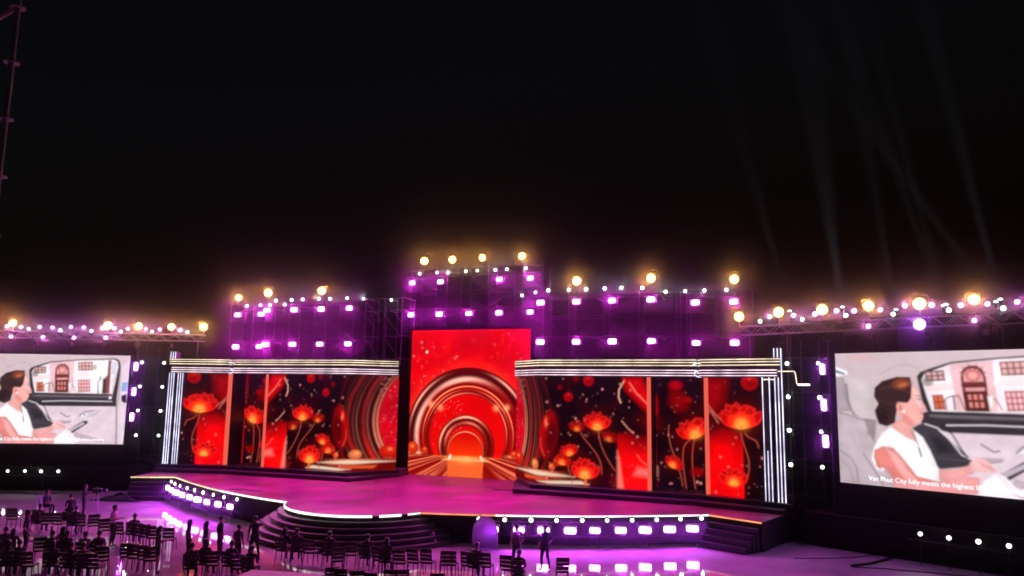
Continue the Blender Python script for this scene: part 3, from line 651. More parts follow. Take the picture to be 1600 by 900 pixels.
    c.poly(R_([(505, 262), (535, 290), (545, 330), (560, 365), (545, 375), (520, 340)]), skl, .05); c.poly(R_([(450, 400), (500, 430), (520, 462), (490, 468), (450, 440)]), skd, .05, .7)
    c.line(R_([(545, 401), (566, 399)]), .03, lin(176, 80, 86)); c.line(R_([(528, 322), (548, 326)]), .03, lin(80, 50, 50)); c.line(R_([(522, 304), (546, 308)]), .025, lin(110, 76, 72))
    c.poly(R_([(300, 262), (340, 226), (420, 203), (492, 205), (500, 250), (496, 320), (478, 345), (440, 342), (418, 392), (410, 452), (365, 472), (322, 458), (300, 385), (320, 350), (296, 310)]), lin(64, 42, 44), .02)
    c.ell(*RP(445, 240), .34, .22, lin(150, 78, 52), .12, .9, .2); c.ell(*RP(452, 248), .2, .07, lin(206, 122, 76), .05, .8, .3); c.line(R_([(330, 270), (400, 250), (480, 290)]), .05, lin(104, 70, 66), .7); c.line(R_([(315, 330), (390, 350), (430, 335)]), .05, lin(96, 64, 62), .7)
    c.ell(*RP(345, 410), .28, .3, lin(44, 28, 32), .08); c.line(R_([(320, 390), (360, 400), (390, 440)]), .04, lin(90, 58, 58), .6)
    c.ell(*RP(437, 368), .15, .22, lin(240, 168, 160), .03, 1, .15); c.ell(*RP(440, 372), .07, .12, lin(212, 128, 122), .03); c.ell(*RP(458, 390), .05, .06, lin(255, 250, 250), .02)
    c.poly(R_([(388, 474), (340, 508), (296, 585), (282, 650), (310, 705), (350, 715), (380, 580), (440, 600), (520, 700), (560, 780), (650, 775), (640, 690), (600, 600), (560, 530), (510, 490), (535, 560), (470, 530)]), lin(252, 246, 250), .03)
    c.poly(R_([(388, 474), (440, 530), (520, 565), (560, 640), (650, 700), (650, 775), (540, 800), (430, 650), (370, 560)]), lin(253, 248, 252), .03)
    c.line(R_([(500, 500), (530, 560), (548, 610), (552, 632)]), .035, lin(120, 110, 120)); c.line(R_([(540, 590), (553, 634)]), .06, lin(110, 104, 116)); c.line(R_([(560, 540), (600, 620), (620, 700)]), .05, lin(226, 212, 222), .7)
    c.poly(R_([(300, 600), (340, 578), (400, 588), (450, 640), (530, 740), (640, 770), (640, 800), (560, 830), (430, 800), (360, 700), (310, 690)]), skd, .03); c.poly(R_([(360, 590), (420, 620), (500, 730), (560, 800), (500, 800), (420, 700)]), lin(244, 178, 176), .06)
    c.line(R_([(304, 602), (300, 640), (330, 700)]), .06, lin(190, 110, 108)); c.line(R_([(285, 650), (310, 710), (360, 730)]), .04, lin(222, 200, 210))
    c.poly(R_([(400, 770), (650, 770), (760, 740), (870, 750), (860, 840), (560, 835), (400, 800)]), lin(238, 164, 166), .03)
    c.poly(R_([(648, 706), (740, 705), (815, 680), (850, 700), (830, 730), (720, 765), (650, 760)]), lin(242, 172, 172), .03)
    c.poly(R_([(812, 672), (850, 640), (905, 655), (950, 700), (960, 720), (880, 720), (815, 710)]), lin(250, 196, 196), .02)
    for k in range(4): c.line(R_([(862+k*20, 660+k*9), (885+k*20, 690+k*8)]), .03, lin(206, 130, 132))
    c.poly(R_([(855, 842), (890, 770), (960, 725), (1010, 745), (1108, 850)])+L_([(640, 840), (680, 870), (500, 880)]), lin(252, 244, 250), .03); c.line(R_([(960, 735), (1000, 770), (1060, 840)]), .05, lin(226, 206, 216), .8)
    c.blur(2); c.img = np.clip(c.img*(.94+.12*c.noise(3.0, 12))[..., None], 0, 3)**1.10
CAPTION = 'Van Phuc City fully meets the highest lifestyle for high-class owners'
M_FILM = screen_mat('led_film_still', 1.18)
for sg in (-1, 1):
    D = DR if sg > 0 else DL
    cen = (sg*SU+D[0]*SW/2, SV+D[1]*SW/2)
    rz = -sg*TH
    s_ = thing('led_screen', f'wide {SIDE[sg]} side screen showing a woman in white inside a car', 'screen', (cen[0], cen[1], SZ0), rz, 'side screens with the film still')
    cv = Canvas(0, SW, SZ0, SZ1, 38); paint_film(cv)
    def fl(X, Y): return X-SW/2, 0*X, Y-SZ0
    class _Z: location = Vector((0, 0, 0))
    v = _Z()
    P = cv
    def make():
        X, Y = P.X, P.Y
        vv = np.stack([X-SW/2, 0*X, Y-SZ0], -1).reshape(-1, 3)
        return vv
    s_loc = s_.location.copy(); s_.location = (0, 0, 0)
    pan = cv.screen('screen_panel', M_FILM, s_, fl); s_.location = s_loc
    hw, hh = SW/2, SZ1-SZ0
    b = MB(); b.box((-hw-.05, .012, -.05), (hw+.05, .35, hh+.05)); b.build('back_cabinet', M_RETURN, s_, False)
    def text_mesh(body):
        cu = bpy.data.curves.new('caption', 'FONT'); cu.body = body; cu.size = .42; cu.offset = .0
        to = bpy.data.objects.new('caption_tmp', cu); COL.objects.link(to); bpy.context.view_layer.update()
        tm = bpy.data.meshes.new_from_object(to.evaluated_get(bpy.context.evaluated_depsgraph_get())); bpy.data.objects.remove(to)
        return tm, max(vv.co.x for vv in tm.vertices)
    words = CAPTION.split(' '); total = text_mesh(CAPTION)[1]; kx = 7.5/total
    for wi, wd in enumerate(words):
        tm, wmax = text_mesh(wd); x0 = text_mesh(' '.join(words[:wi+1]))[1]-wmax
        for vv in tm.vertices: vv.co = ((vv.co.x+x0)*kx-3.75, -.006, vv.co.y*kx*1.05+.21)
        tm.materials.clear(); tm.materials.append(E_CAPTION); link('caption_word', tm, pan)
    # black plinth and mask under the screen
    bs = thing('screen_base', f'black draped base under the {SIDE[sg]} side screen', 'base', (cen[0], cen[1], 0), rz, 'black bases under the side screens')
    MB().box((-hw-1.7 if sg > 0 else -hw-1.2, -.12, .004), (hw+1.2 if sg > 0 else hw+1.7, 1.3, 1.5)).build('plinth', M_SKIRT, bs, False)
    MB().box((-hw-.15, .02, 1.505), (hw+.15, .9, SZ0-.06)).build('mask', M_BLACK, bs, False)
    MB().box((-hw-1.72 if sg > 0 else -hw-1.2, -.14, 1.501), (hw+1.2 if sg > 0 else hw+1.72, .015, 1.53)).build('ledge', M_TREAD, bs, False)

# ------------------------------------------------------------------ lamps
def rounded(w, h, r, n=4):
    o = []
    for cx, cz, a0 in ((w/2-r, h/2-r, 0), (-w/2+r, h/2-r, 90), (-w/2+r, -h/2+r, 180), (w/2-r, -h/2+r, 270)):
        for k in range(n+1):
            a = math.radians(a0+90*k/n); o.append((cx+r*math.cos(a), cz+r*math.sin(a)))
    return o
def plate(outline, y0, y1, m, name):
    n = len(outline); b = MB()
    b.raw([(x, y0, z) for x, z in outline]+[(x, y1, z) for x, z in outline], [tuple(range(n)), tuple(range(2*n-1, n-1, -1))]+[(i, i+n, (i+1) % n+n, (i+1) % n) for i in range(n)])
    return b.mesh(name, m)
# local frame of a lamp: it shines along -y
def wash_meshes(w, h, lens_m):
    b = MB(); b.cbox((-w/2-.05, -.06, -h/2-.05), (w/2+.05, .16, h/2+.05), .03)
    for k in range(5): b.box((-w/2+k*w/4-.012, .161, -h/2), (-w/2+k*w/4+.012, .22, h/2))
    y = MB(); y.box((-w/2-.09, -.0, -.03), (-w/2-.055, .05, h/2+.16)); y.box((w/2+.055, 0, -.03), (w/2+.09, .05, h/2+.16)); y.box((-w/2-.09, 0, h/2+.162), (w/2+.09, .05, h/2+.19))
    y.tube([(0, .025, h/2+.19), (0, .025, h/2+.28)], .02)
    return dict(body=b.mesh('wash_body', M_BODY), yoke=y.mesh('wash_yoke', M_FRAME), lens=plate(rounded(w, h, min(w, h)*.28), -.085, -.062, lens_m, 'wash_lens'))
def can_meshes(r, L, lens_m):
    b = MB(); b.lathe_y([(r*.55, L*.7), (r*.8, L*.62), (r*.95, L*.2), (r*1.12, -.01), (r*1.12, -.06), (r*1.02, -.06)], 14)
    y = MB(); y.box((-r*1.25, .03, -.02), (-r*1.15, .07, r*1.5)); y.box((r*1.15, .03, -.02), (r*1.25, .07, r*1.5)); y.box((-r*1.25, .03, r*1.51), (r*1.25, .07, r*1.62))
    y.tube([(0, .05, r*1.6), (0, .05, r*1.6+.08)], .015)
    ln = MB(); ln.lathe_y([(r*.98, -.062), (r*.9, -.085), (r*.5, -.105), (r*.05, -.11)], 14)
    return dict(body=b.mesh('can_body', M_BODY), yoke=y.mesh('can_yoke', M_FRAME), lens=ln.mesh('can_lens', lens_m))
K_WASH = wash_meshes(.46, .27, E_WASH); K_STROBE = wash_meshes(.50, .26, E_WASH); K_TALL = wash_meshes(.22, .52, E_WASH)
K_AMBER = can_meshes(.24, .5, E_AMBER); K_WHITE = can_meshes(.09, .28, E_WHITE); K_PINK = can_meshes(.105, .3, E_PINK); K_BIGV = can_meshes(.26, .5, E_VIOLET)
LD = {}
def light_data(key, kind, col, power, radius=.1, spot=2.4, blend=.6):
    if key not in LD:
        l = bpy.data.lights.new(key, kind); l.color = col; l.energy = power
        if kind != 'AREA': l.shadow_soft_size = radius
        if kind == 'SPOT': l.spot_size = spot; l.spot_blend = blend
        if kind == 'AREA': l.shape = 'RECTANGLE'; l.size, l.size_y = radius; l.spread = spot
        LD[key] = l
    return LD[key]
def lamp(name, label, cat, pos, kit, light=None, aim=None, group=None, down=.40, tgt=(14, -40)):
    """one fixture: Empty > body, yoke, lens, bulb"""
    rz = (math.atan2(tgt[0]-pos[0], -(tgt[1]-pos[1])) if aim is None else aim)+rnd.uniform(-.14, .14)
    t = thing(name, label, cat, tuple(map(float, pos)), rz, group)
    q = rnd.uniform(.9, 1.08); t.scale = (q, q, q)
    bd = link('body', kit['body'], t); link('yoke', kit['yoke'], t); link('lens', kit['lens'], bd)
    if light is not None:
        o = bpy.data.objects.new('bulb', light); COL.objects.link(o); o.parent = t; o.location = (0, -.16, 0)
        o.rotation_euler = (math.pi/2-down, 0, math.pi) if False else (math.pi/2-down, 0, 0)
        o.rotation_euler = Vector((0, -math.cos(down), -math.sin(down))).to_track_quat('-Z', 'Y').to_euler()
    return t
MAG = (.80, .015, .70); VIO = (.55, .04, 1.0); AMB = (1.0, .40, .07); WHT = (.9, 1.0, .92); PNK = (.85, .16, .70)
L_WASH = light_data('wash_light', 'SPOT', MAG, P_WASH, .12, 2.2, .45)
L_CEN = light_data('centre_wash_light', 'SPOT', MAG, P_CENTRE, .12, 2.2, .45)
L_AMB = light_data('amber_light', 'SPOT', AMB, P_AMBER, .12, 1.05, .6)
L_WHT = light_data('white_light', 'SPOT', WHT, P_WHITE, .05, 1.05, .6)
L_PNK = light_data('pink_light', 'SPOT', PNK, P_PINK, .06, 1.05, .6)
L_STR = light_data('strobe_light', 'AREA', VIO, P_STROBE, (.5, .26), 2.6)
L_TWR = light_data('tower_strobe_light', 'AREA', VIO, P_STROBE*.8, (.22, .52), 2.6)
L_BIG = light_data('violet_light', 'SPOT', (.45, .05, 1.0), P_WASH*.8, .12, 2.7, .7)

# ---- side rigs above the flower walls
COLS = [(6.52, 4.15), (8.69, 4.17), (10.79, 4.13), (12.98, 4.12), (15.15, 6.15), (17.25, 6.20)]
for sg in (-1, 1):
    side = SIDE[sg]
    rig = thing('lighting_scaffold', f'{side} pipe scaffold tower carrying lamps above the flower wall', 'scaffold', (sg*11.8, 6, 0), group='lamp scaffolds behind the stage')
    def pipe(name, a, b, r=.024, m=M_DARKPIPE): return MB().tube([(sg*a[0],)+tuple(a[1:]), (sg*b[0],)+tuple(b[1:])], r, 8).build(name, m, rig)
    xs = [6.0, 7.6, 9.75, 11.9, 14.05]
    for x in xs:
        pipe('upright', (x, 6.25, 0), (x, 6.25, 12.9)); pipe('upright', (x, 7.9, 0), (x, 7.9, 12.9))
    for x in (14.6, 16.2, 18.2):
        pipe('upright', (x, 6.55, 0), (x, 6.55, 12.95)); pipe('upright', (x, 7.9, 0), (x, 7.9, 12.95))
    for z in (8.95, 10.2, 11.5, 12.75):
        pipe('ledger', (5.8, 6.31, z), (14.3, 6.31, z)); pipe('ledger', (5.8, 7.96, z), (14.3, 7.96, z))
        pipe('ledger', (14.3, 6.61, z+.06), (18.5, 6.61, z+.06))
    for z in (9.35, 11.68):
        pipe('lamp_bar', (6.0, 4.42, z+.72), (13.5, 4.42, z+.72), .03); pipe('lamp_bar', (14.6, 6.44, z+.72), (17.8, 6.44, z+.72), .03)
        for x in (6.1, 9.75, 13.4): pipe('outrigger', (x, 4.42, z+.66), (x, 6.3, z+.66))
    for i, x in enumerate(xs[:-1]):
        x2 = xs[i+1]
        for z in (8.95, 10.2, 11.5): pipe('brace', (x, 6.36, z), (x2, 6.36, z+1.2), .018) if (i+int(z)) % 2 else pipe('brace', (x2, 6.36, z), (x, 6.36, z+1.2), .018)
    rr = COLS if sg > 0 else COLS[::-1]
    for row, z in (('upper', 12.10), ('lower', 9.79)):
        for i, (u, v) in enumerate(rr):
            lamp('wash_lamp', f'magenta wash lamp, {ORD[i]} from left in {row} row above the {side} flower wall', 'stage lamp', (sg*u, v, z), K_WASH, L_WASH, group=f'{side} rig wash lamps', down=.68, tgt=(sg*u*.4, -30))
    am = [(8.7, 4.12, 13.29), (13.0, 4.1, 13.29), (17.3, 6.2, 13.36)]
    for i, p in enumerate(am if sg > 0 else am[::-1]):
        lamp('amber_blinder', f'amber blinder lamp, {ORD[i]} from left on top of the {side} rig', 'stage lamp', (sg*p[0], p[1], p[2]), K_AMBER, L_AMB, group='amber lamps on the side rigs')
        pipe('lamp_stand', (p[0], p[1]+.06, 11.9 if p[1] < 5 else 12.1), (p[0], p[1]+.06, p[2]-.2), .02)
# small white lamps of the rigs, from their pixels, on the lamp planes
LW = [(386, 478, 6.2), (407, 477, 6.2), (422, 477, 4.2), (431, 470, 4.2), (445, 476, 4.2), (456, 469, 4.2), (473, 468, 4.2), (498, 467, 4.2), (516, 467, 4.2), (543, 466, 5.0), (568, 467, 5.6), (612, 469, 7.0)]
RW = [(837, 457, 4.6), (857, 454, 4.2), (889, 453, 4.2), (916, 452, 4.2), (945, 451, 4.2), (971, 450, 4.2), (1004, 450, 4.2), (1040, 456, 4.4), (1071, 455, 5.4), (1101, 454, 6.2), (1135, 453, 6.2)]
CWT = [(656, 428, 8.6), (683, 426, 8.6), (700, 426, 8.6), (728, 424, 8.6), (746, 423, 8.6), (774, 422, 8.6), (792, 421, 8.6), (822, 419, 8.6), (816, 462, 8.6)]
for lst, nm in ((LW, 'above the left flower wall'), (RW, 'above the right flower wall'), (CWT, 'above the tall centre screen')):
    for i, (x, y, v) in enumerate(lst):
        X, _ = at_plane(x, y, (0, v), (1, 0))
        lamp('spot_lamp', f'small white spot lamp, {ORD[i]} from left in the row {nm}', 'stage lamp', X, K_WHITE, L_WHT, group='small white lamps on the rigs')
# ---- centre rig
rig = thing('lighting_scaffold', 'tall pipe scaffold carrying lamps behind the centre screen', 'scaffold', (0, 9.8, 0), group='lamp scaffolds behind the stage')
def pipe(name, a, b, r=.024, m=M_DARKPIPE): return MB().tube([a, b], r, 8).build(name, m, rig)
for x in (-4.9, -2.9, -1.0, 1.0, 2.9, 4.9):
    for v in (9.4, 11.0): pipe('upright', (x, v, 0), (x, v, 15.6))
for z in (11.3, 12.5, 13.75, 15.3):
    pipe('ledger', (-5.1, 9.34, z), (5.1, 9.34, z)); pipe('ledger', (-5.1, 11.06, z), (5.1, 11.06, z))
for i, x in enumerate((-4.9, -2.9, -1.0, 1.0, 2.9)):
    for z in (11.3, 12.5, 13.75): pipe('brace', (x, 9.28, z), (x+1.95, 9.28, z+1.2), .018) if i % 2 else pipe('brace', (x+1.95, 9.28, z), (x, 9.28, z+1.2), .018)
for z in (12.42, 14.68): pipe('lamp_bar', (-5.0, 8.75, z), (5.0, 8.75, z), .03)
for x in (-4.7, 0, 4.7):
    for z in (12.36, 14.62): pipe('outrigger', (x, 8.75, z), (x, 9.36, z))
for row, us, z in (('upper', (-4.35, -2.17, 2.17, 4.35), 14.28), ('lower', (-4.36, -2.18, 0, 2.18, 4.36), 12.05)):
    for i, u in enumerate(us):
        lamp('wash_lamp', f'magenta wash lamp, {ORD[i]} from left in {row} row over the centre screen', 'stage lamp', (u, 8.5, z), K_WASH, L_CEN, group='centre rig wash lamps', down=.68, tgt=(u*.4, -30))
for i, (x, y) in enumerate(((663, 408), (707, 406), (754, 403), (816, 400))):
    X, _ = at_plane(x, y, (0, 8.75), (1, 0))
    lamp('amber_blinder', f'amber blinder lamp, {ORD[i]} from left on top of the centre rig', 'stage lamp', X, K_AMBER, L_AMB, group='amber lamps on the centre rig')
    pipe('lamp_stand', (X[0], X[1]+.06, 14.65), (X[0], X[1]+.06, X[2]-.2), .02)
X, _ = at_plane(846, 472, (0, 8.0), (1, 0))

# open scaffold bay between the left rig and the centre
bay = thing('scaffold_bay', 'bare steel scaffold bay between left rig and red centre screen', 'scaffold', (-5.5, 9.0, 0))
def bpipe(name, a, b, r=.024): return MB().tube([a, b], r, 8).build(name, M_STEEL, bay)
bx = (-8.1, -6.55, -5.15)
for x in bx:
    for v in (8.6, 10.4): bpipe('upright', (x, v, 0), (x, v, 13.35))
for z in (9.0, 10.6, 12.4, 13.25):
    bpipe('ledger', (bx[0], 8.54, z), (bx[-1], 8.54, z))
    for x in bx: bpipe('transom', (x+.05, 8.6, z+.05), (x+.05, 10.4, z+.05))
for x, z in ((bx[0], 9.0), (bx[0], 10.6), (bx[1], 9.0), (bx[1], 10.6), (bx[0], 11.6), (bx[1], 11.6)):
    bpipe('brace', (x, 8.48, z+1.6), (x+1.4, 8.48, z), .02)

# ---- wing trusses above the side screens
TDIR = np.array([math.cos(TH), -math.sin(TH)])
WING = {1: dict(amber=[(1155, 495), (1217, 488), (1285, 484), (1357, 478), (1437, 475), (1522, 468)],
                pink=[(1203, 495), (1240, 493), (1274, 491), (1307, 486), (1335, 486), (1376, 484), (1414, 478), (1456, 477), (1502, 477), (1543, 475), (1590, 472)],
                white=[(1188, 502), (1254, 499), (1322, 493), (1396, 491), (1483, 485), (1568, 482)],
                low=[(1357, 510), (1523, 501)]),
        -1: dict(amber=[(20, 505), (169, 509), (217, 510), (268, 511), (318, 511)],
                 pink=[(11, 510), (33, 511), (62, 511), (82, 512), (111, 511), (131, 512), (160, 513), (179, 513), (200, 514), (228, 514), (250, 515), (282, 516)],
                 white=[(45, 514), (94, 516), (143, 517), (189, 518), (238, 518), (293, 519)],
                 low=[(17, 526), (67, 527), (116, 528), (165, 528)])}
for sg in (-1, 1):
    side = SIDE[sg]; P0 = np.array([17.68, 3.37]); nrm = np.array([math.sin(TH), math.cos(TH)])
    def tp(s, back, z): q = P0+TDIR*s+nrm*back; return (sg*q[0], q[1], z)
    tr = thing('box_truss', f'long box truss with lamps above the {side} side screen', 'truss', (sg*24, 1.2, 0), group='trusses over the side screens')
    ch = [(.12, 10.02), (.52, 10.02), (.12, 10.46), (.52, 10.46)]
    for bk, z in ch: MB().tube([tp(0, bk, z), tp(15, bk, z)], .025).build('chord', M_STEEL, tr)
    lac = MB(); n = 30
    for i in range(n):
        s0, s1 = 15*i/n, 15*(i+1)/n; za, zb = (10.02, 10.46) if i % 2 else (10.46, 10.02)
        for bk in (.12, .52): lac.tube([tp(s0, bk, za), tp(s1, bk, zb)], .012, 5)
        lac.tube([tp(s0, .12 if i % 2 else .52, 10.46), tp(s1, .52 if i % 2 else .12, 10.46)], .012, 5)
    lac.build('lacing', M_STEEL, tr)
    for s0 in (.4, 2.4, 4.4, 6.7, 9.0, 11.2, 13.4):
        MB().tube([tp(s0, .32, 0), tp(s0, .32, 10.0)], .03).build('upright', M_DARKPIPE, tr)
    D = (sg*TDIR[0], TDIR[1]); Pw = (sg*P0[0], P0[1])
    W = WING[sg]
    for i, (x, y) in enumerate(W['amber']):
        X, _ = at_plane(x, y, Pw, D)
        lamp('amber_blinder', f'amber blinder lamp, {ORD[i]} from left on the {side} wing truss', 'stage lamp', X, K_AMBER, L_AMB, group='amber lamps on the wing trusses')
        MB().tube([(X[0], X[1]+.06, 10.4), (X[0], X[1]+.06, X[2]-.15)], .02).build('lamp_stand', M_STEEL, tr)
    for i, (x, y) in enumerate(W['pink']):
        X, _ = at_plane(x, y, Pw, D)
        lamp('moving_head', f'small pink lamp, {ORD[i]} from left along the top of {side} wing truss', 'stage lamp', X, K_PINK, L_PNK, group='pink lamps on the wing trusses')
    for i, (x, y) in enumerate(W['white']):
        X, _ = at_plane(x, y, Pw, D)
        lamp('spot_lamp', f'small white spot lamp, {ORD[i]} from left on the {side} wing truss', 'stage lamp', X, K_WHITE, L_WHT, group='white lamps on the wing trusses')
    for i, (x, y) in enumerate(W['low']):
        X, _ = at_plane(x, y, Pw, D)
        lamp('hanging_lamp', f'pink lamp hung under the {side} wing truss, {ORD[i]} from left', 'stage lamp', X, K_PINK, L_PNK, group='pink lamps under the wing trusses')
    if sg > 0:
        X, _ = at_plane(1437, 507, Pw, D)
        lamp('hanging_lamp', 'big violet lamp glowing under the middle of the right wing truss', 'stage lamp', X, K_BIGV, L_BIG)
    # mounts hanging under the truss
    for s0 in (2.2, 4.4, 6.6, 8.8, 11):
        MB().box(*[tuple(np.array(tp(s0, .2, 9.68))-.12), tuple(np.array(tp(s0, .2, 9.68))+.12)]).tube([tp(s0, .2, 9.8), tp(s0, .2, 10.0)], .02).build('hoist', M_BODY, tr)

# ---- lamp ladders between pillars and side screens
for sg in (-1, 1):
    side = SIDE[sg]
    tw = thing('lamp_ladder', f'dark ladder truss with lamps between {side} pillar and side screen', 'truss', (sg*20.7, 2.6, 0), group='lamp ladders beside the pillars')
    S = lambda *p: (sg*p[0],)+p[1:]
    for u, v in ((19.98, 2.75), (20.6, 2.55), (21.4, 2.2)):
        MB().tube([S(u, v, 0), S(u, v, 9.6)], .025).build('upright', M_DARKPIPE, tw)
    for z in (2.2, 3.9, 5.5, 7.1, 8.8): MB().tube([S(19.8, 2.80, z), S(21.7, 2.12, z)], .022).build('rung', M_DARKPIPE, tw)
    for x0, v0, nm in ((19.95, 2.42, 'next to the pillar'), (21.36, 1.86, 'next to the side screen')):
        for i, z in enumerate((8.5, 6.87, 5.26, 3.62)):
            lamp('spot_lamp', f'white spot lamp, {ORD[i]} from top in column {nm} on {side} side', 'stage lamp', (sg*x0, v0, z), K_WHITE, L_WHT, group='white lamps on the ladders')
    for i, z in enumerate((8.2, 6.52, 4.84)):
        lamp('strobe_lamp', f'upright violet strobe lamp, {ORD[i]} from top beside the {side} side screen', 'stage lamp', (sg*21.53, 1.55, z), K_TALL, L_TWR, group='upright strobes on the ladders')

# ---- low rails with strobes in front of the stage
STR = [(7.32, -4.81), (8.44, -4.44), (9.5, -4.08), (10.59, -3.62), (11.61, -3.12), (12.66, -2.59), (13.66, -2.02), (14.65, -1.36), (15.6, -.71)]
WHS = [(6.74, -5.0), (7.85, -4.68), (8.95, -4.25), (10.02, -3.84), (11.07, -3.34), (12.1, -2.84), (13.13, -2.31), (14.13, -1.69), (15.1, -1.01), (15.98, -.4)]
for sg in (-1, 1):
    side = SIDE[sg]
    rl = thing('lamp_rail', f'low black rail with strobes before the {side} stage front', 'rail', (sg*11, -3, 0), group='lamp rails before the stage')
    for z in (1.12, .5): MB().tube([(sg*(a+.06), b+.16, z) for a, b in [(6.5, -5.08)]+STR+[(16.1, -.3)]], .025).build('bar', M_FRAME, rl)
    for a, b in STR[::2]: MB().tube([(sg*(a+.06), b+.18, .004), (sg*(a+.06), b+.18, 1.1)], .025).build('post', M_FRAME, rl)
    for i, (a, b) in enumerate(STR if sg > 0 else STR[::-1]):
        lamp('strobe_lamp', f'magenta strobe lamp, {ORD[i]} from left along the {side} stage front', 'stage lamp', (sg*a, b, .80), K_STROBE, L_STR, group='strobes along the stage front', tgt=(sg*a*1.3, -20), down=.12)
    wl_ = WHS if sg > 0 else WHS[:9][::-1]
    for i, (a, b) in enumerate(wl_):
        lamp('spot_lamp', f'small white spot lamp, {ORD[i]} from left above the {side} front strobes', 'stage lamp', (sg*a, b, 1.235), K_WHITE, L_WHT, group='white lamps along the stage front', tgt=(sg*a*1.3, -20))
# ---- white floor lamps below the side screens
for sg in (-1, 1):
    side = SIDE[sg]; fl4 = [(24.94, -.76), (25.9, -1.24), (26.87, -1.62), (27.8, -2.1)]
    rl = thing('lamp_rail', f'black rail holding four white lamps below the {side} screen', 'rail', (sg*26.4, -1.3, 0), group='lamp rails below the side screens')
    MB().tube([(sg*24.5, -.35, 1.0), (sg*28.3, -2.15, 1.0)], .025).build('bar', M_FRAME, rl)
    for a, b in fl4: MB().tube([(sg*a, b+.2, .004), (sg*a, b+.2, 1.25)], .02).build('post', M_FRAME, rl)
    for i, (a, b) in enumerate(fl4 if sg > 0 else fl4[::-1]):
        lamp('floor_spot', f'white floor lamp, {ORD[i]} from left below the {side} side screen', 'stage lamp', (sg*a, b, 1.31), K_WHITE, L_WHT, group='white lamps below the side screens')

# ---- searchlights standing behind the wing trusses, their beams show in the haze
def beam(px, py, qx, qy, back, size, power, label):
    """lamp at photo pixel p, beam running towards pixel q and leaning away from the audience"""
    sgx = 1 if px > 800 else -1
    P = (sgx*(17.68+.42*back), 3.37+.9*back); D = (sgx*TDIR[0], TDIR[1])
    A, _ = at_plane(px, py, P, D); B, _ = at_plane(qx, qy, (P[0], P[1]-6.0), D)   # leaning towards the audience
    t = thing('searchlight', label, 'stage lamp', tuple(A), 0, 'searchlights behind the trusses')
    for k in ('body', 'yoke', 'lens'):
        o = link(k, K_WHITE[k], t)
        if k != 'yoke': o.rotation_euler = (-1.2, 0, 0)
    l = bpy.data.lights.new('search_beam', 'SPOT'); l.energy = power; l.color = (.75, .80, 1.0); l.spot_size = math.radians(size); l.spot_blend = .9; l.shadow_soft_size = .14
    o = bpy.data.objects.new('bulb', l); COL.objects.link(o); o.parent = t
    d = Vector(B-A).normalized(); o.location = d*.2; o.rotation_euler = d.to_track_quat('-Z', 'Y').to_euler()
    MB().tube([(A[0], A[1]+.05, 0), (A[0], A[1]+.05, A[2]-.1)], .025).build('stand', M_DARKPIPE, t)
for i, a in enumerate([(1474, 480, 1385, 225, 1.2, 4.0, .8), (1478, 478, 1430, 300, 1.2, 3.0, .6), (1556, 474, 1430, 300, 1.2, 3.5, .7), (1563, 470, 1495, 205, 1.2, 4.5, 1.0), (1316, 482, 1300, 370, 1.2, 5.0, .25),
                       (1234, 488, 1190, 330, 1.2, 5.0, .3), (1400, 486, 1372, 330, 1.2, 4.0, .3)]):
    beam(*a[:5], a[5], P_BEAM*a[6]*.8, f'white searchlight, {ORD[i]} of the beams fanning up behind the right truss')
for i, a in enumerate([(430, 462, 300, 250, .5, 6.0, .35), (612, 468, 440, 300, .5, 6.0, .35)]):
    pass

# ------------------------------------------------------------------ near scaffold mast, top left
r0 = ray(18, 98); base = CAM+r0*6.3/(r0 @ _fwd)
ms = thing('scaffold_mast', 'grey scaffold pole with disc rosettes rising at the left edge', 'scaffold pole', (base[0], base[1], 0))
MB().tube([(base[0], base[1], .004), (base[0], base[1], 13.2)], .024, 14).build('pole', M_STEEL, ms)
MB().tube([(base[0]-.62, base[1]+.12, .004), (base[0]-.62, base[1]+.12, 13.2)], .024, 14).build('pole', M_STEEL, ms)
zc = base[2]
for k in range(-18, 6):
    z = zc+.5*k
    if z < .3: continue
    for dx, dy in ((0, 0), (-.62, .12)):
        d = MB(); n = 16
        vs = [(base[0]+dx+.062*math.cos(2*math.pi*i/n), base[1]+dy+.062*math.sin(2*math.pi*i/n), z+h) for h in (-.005, .005) for i in range(n)]
        d.raw(vs, [tuple(range(n-1, -1, -1)), tuple(range(n, 2*n))]+[(i, (i+1) % n, (i+1) % n+n, i+n) for i in range(n)]); d.build('rosette', M_STEEL, ms)
for z in (zc+1.0*.5, zc-3.5, zc-7.0): MB().tube([(base[0]-.03, base[1], z), (base[0]-.6, base[1]+.12, z)], .024, 12).build('ledger', M_STEEL, ms)
for dx, dy in ((0, 0), (-.62, .12)): MB().box((base[0]+dx-.075, base[1]+dy-.075, .001), (base[0]+dx+.075, base[1]+dy+.075, .008)).build('foot_plate', M_STEEL, ms)

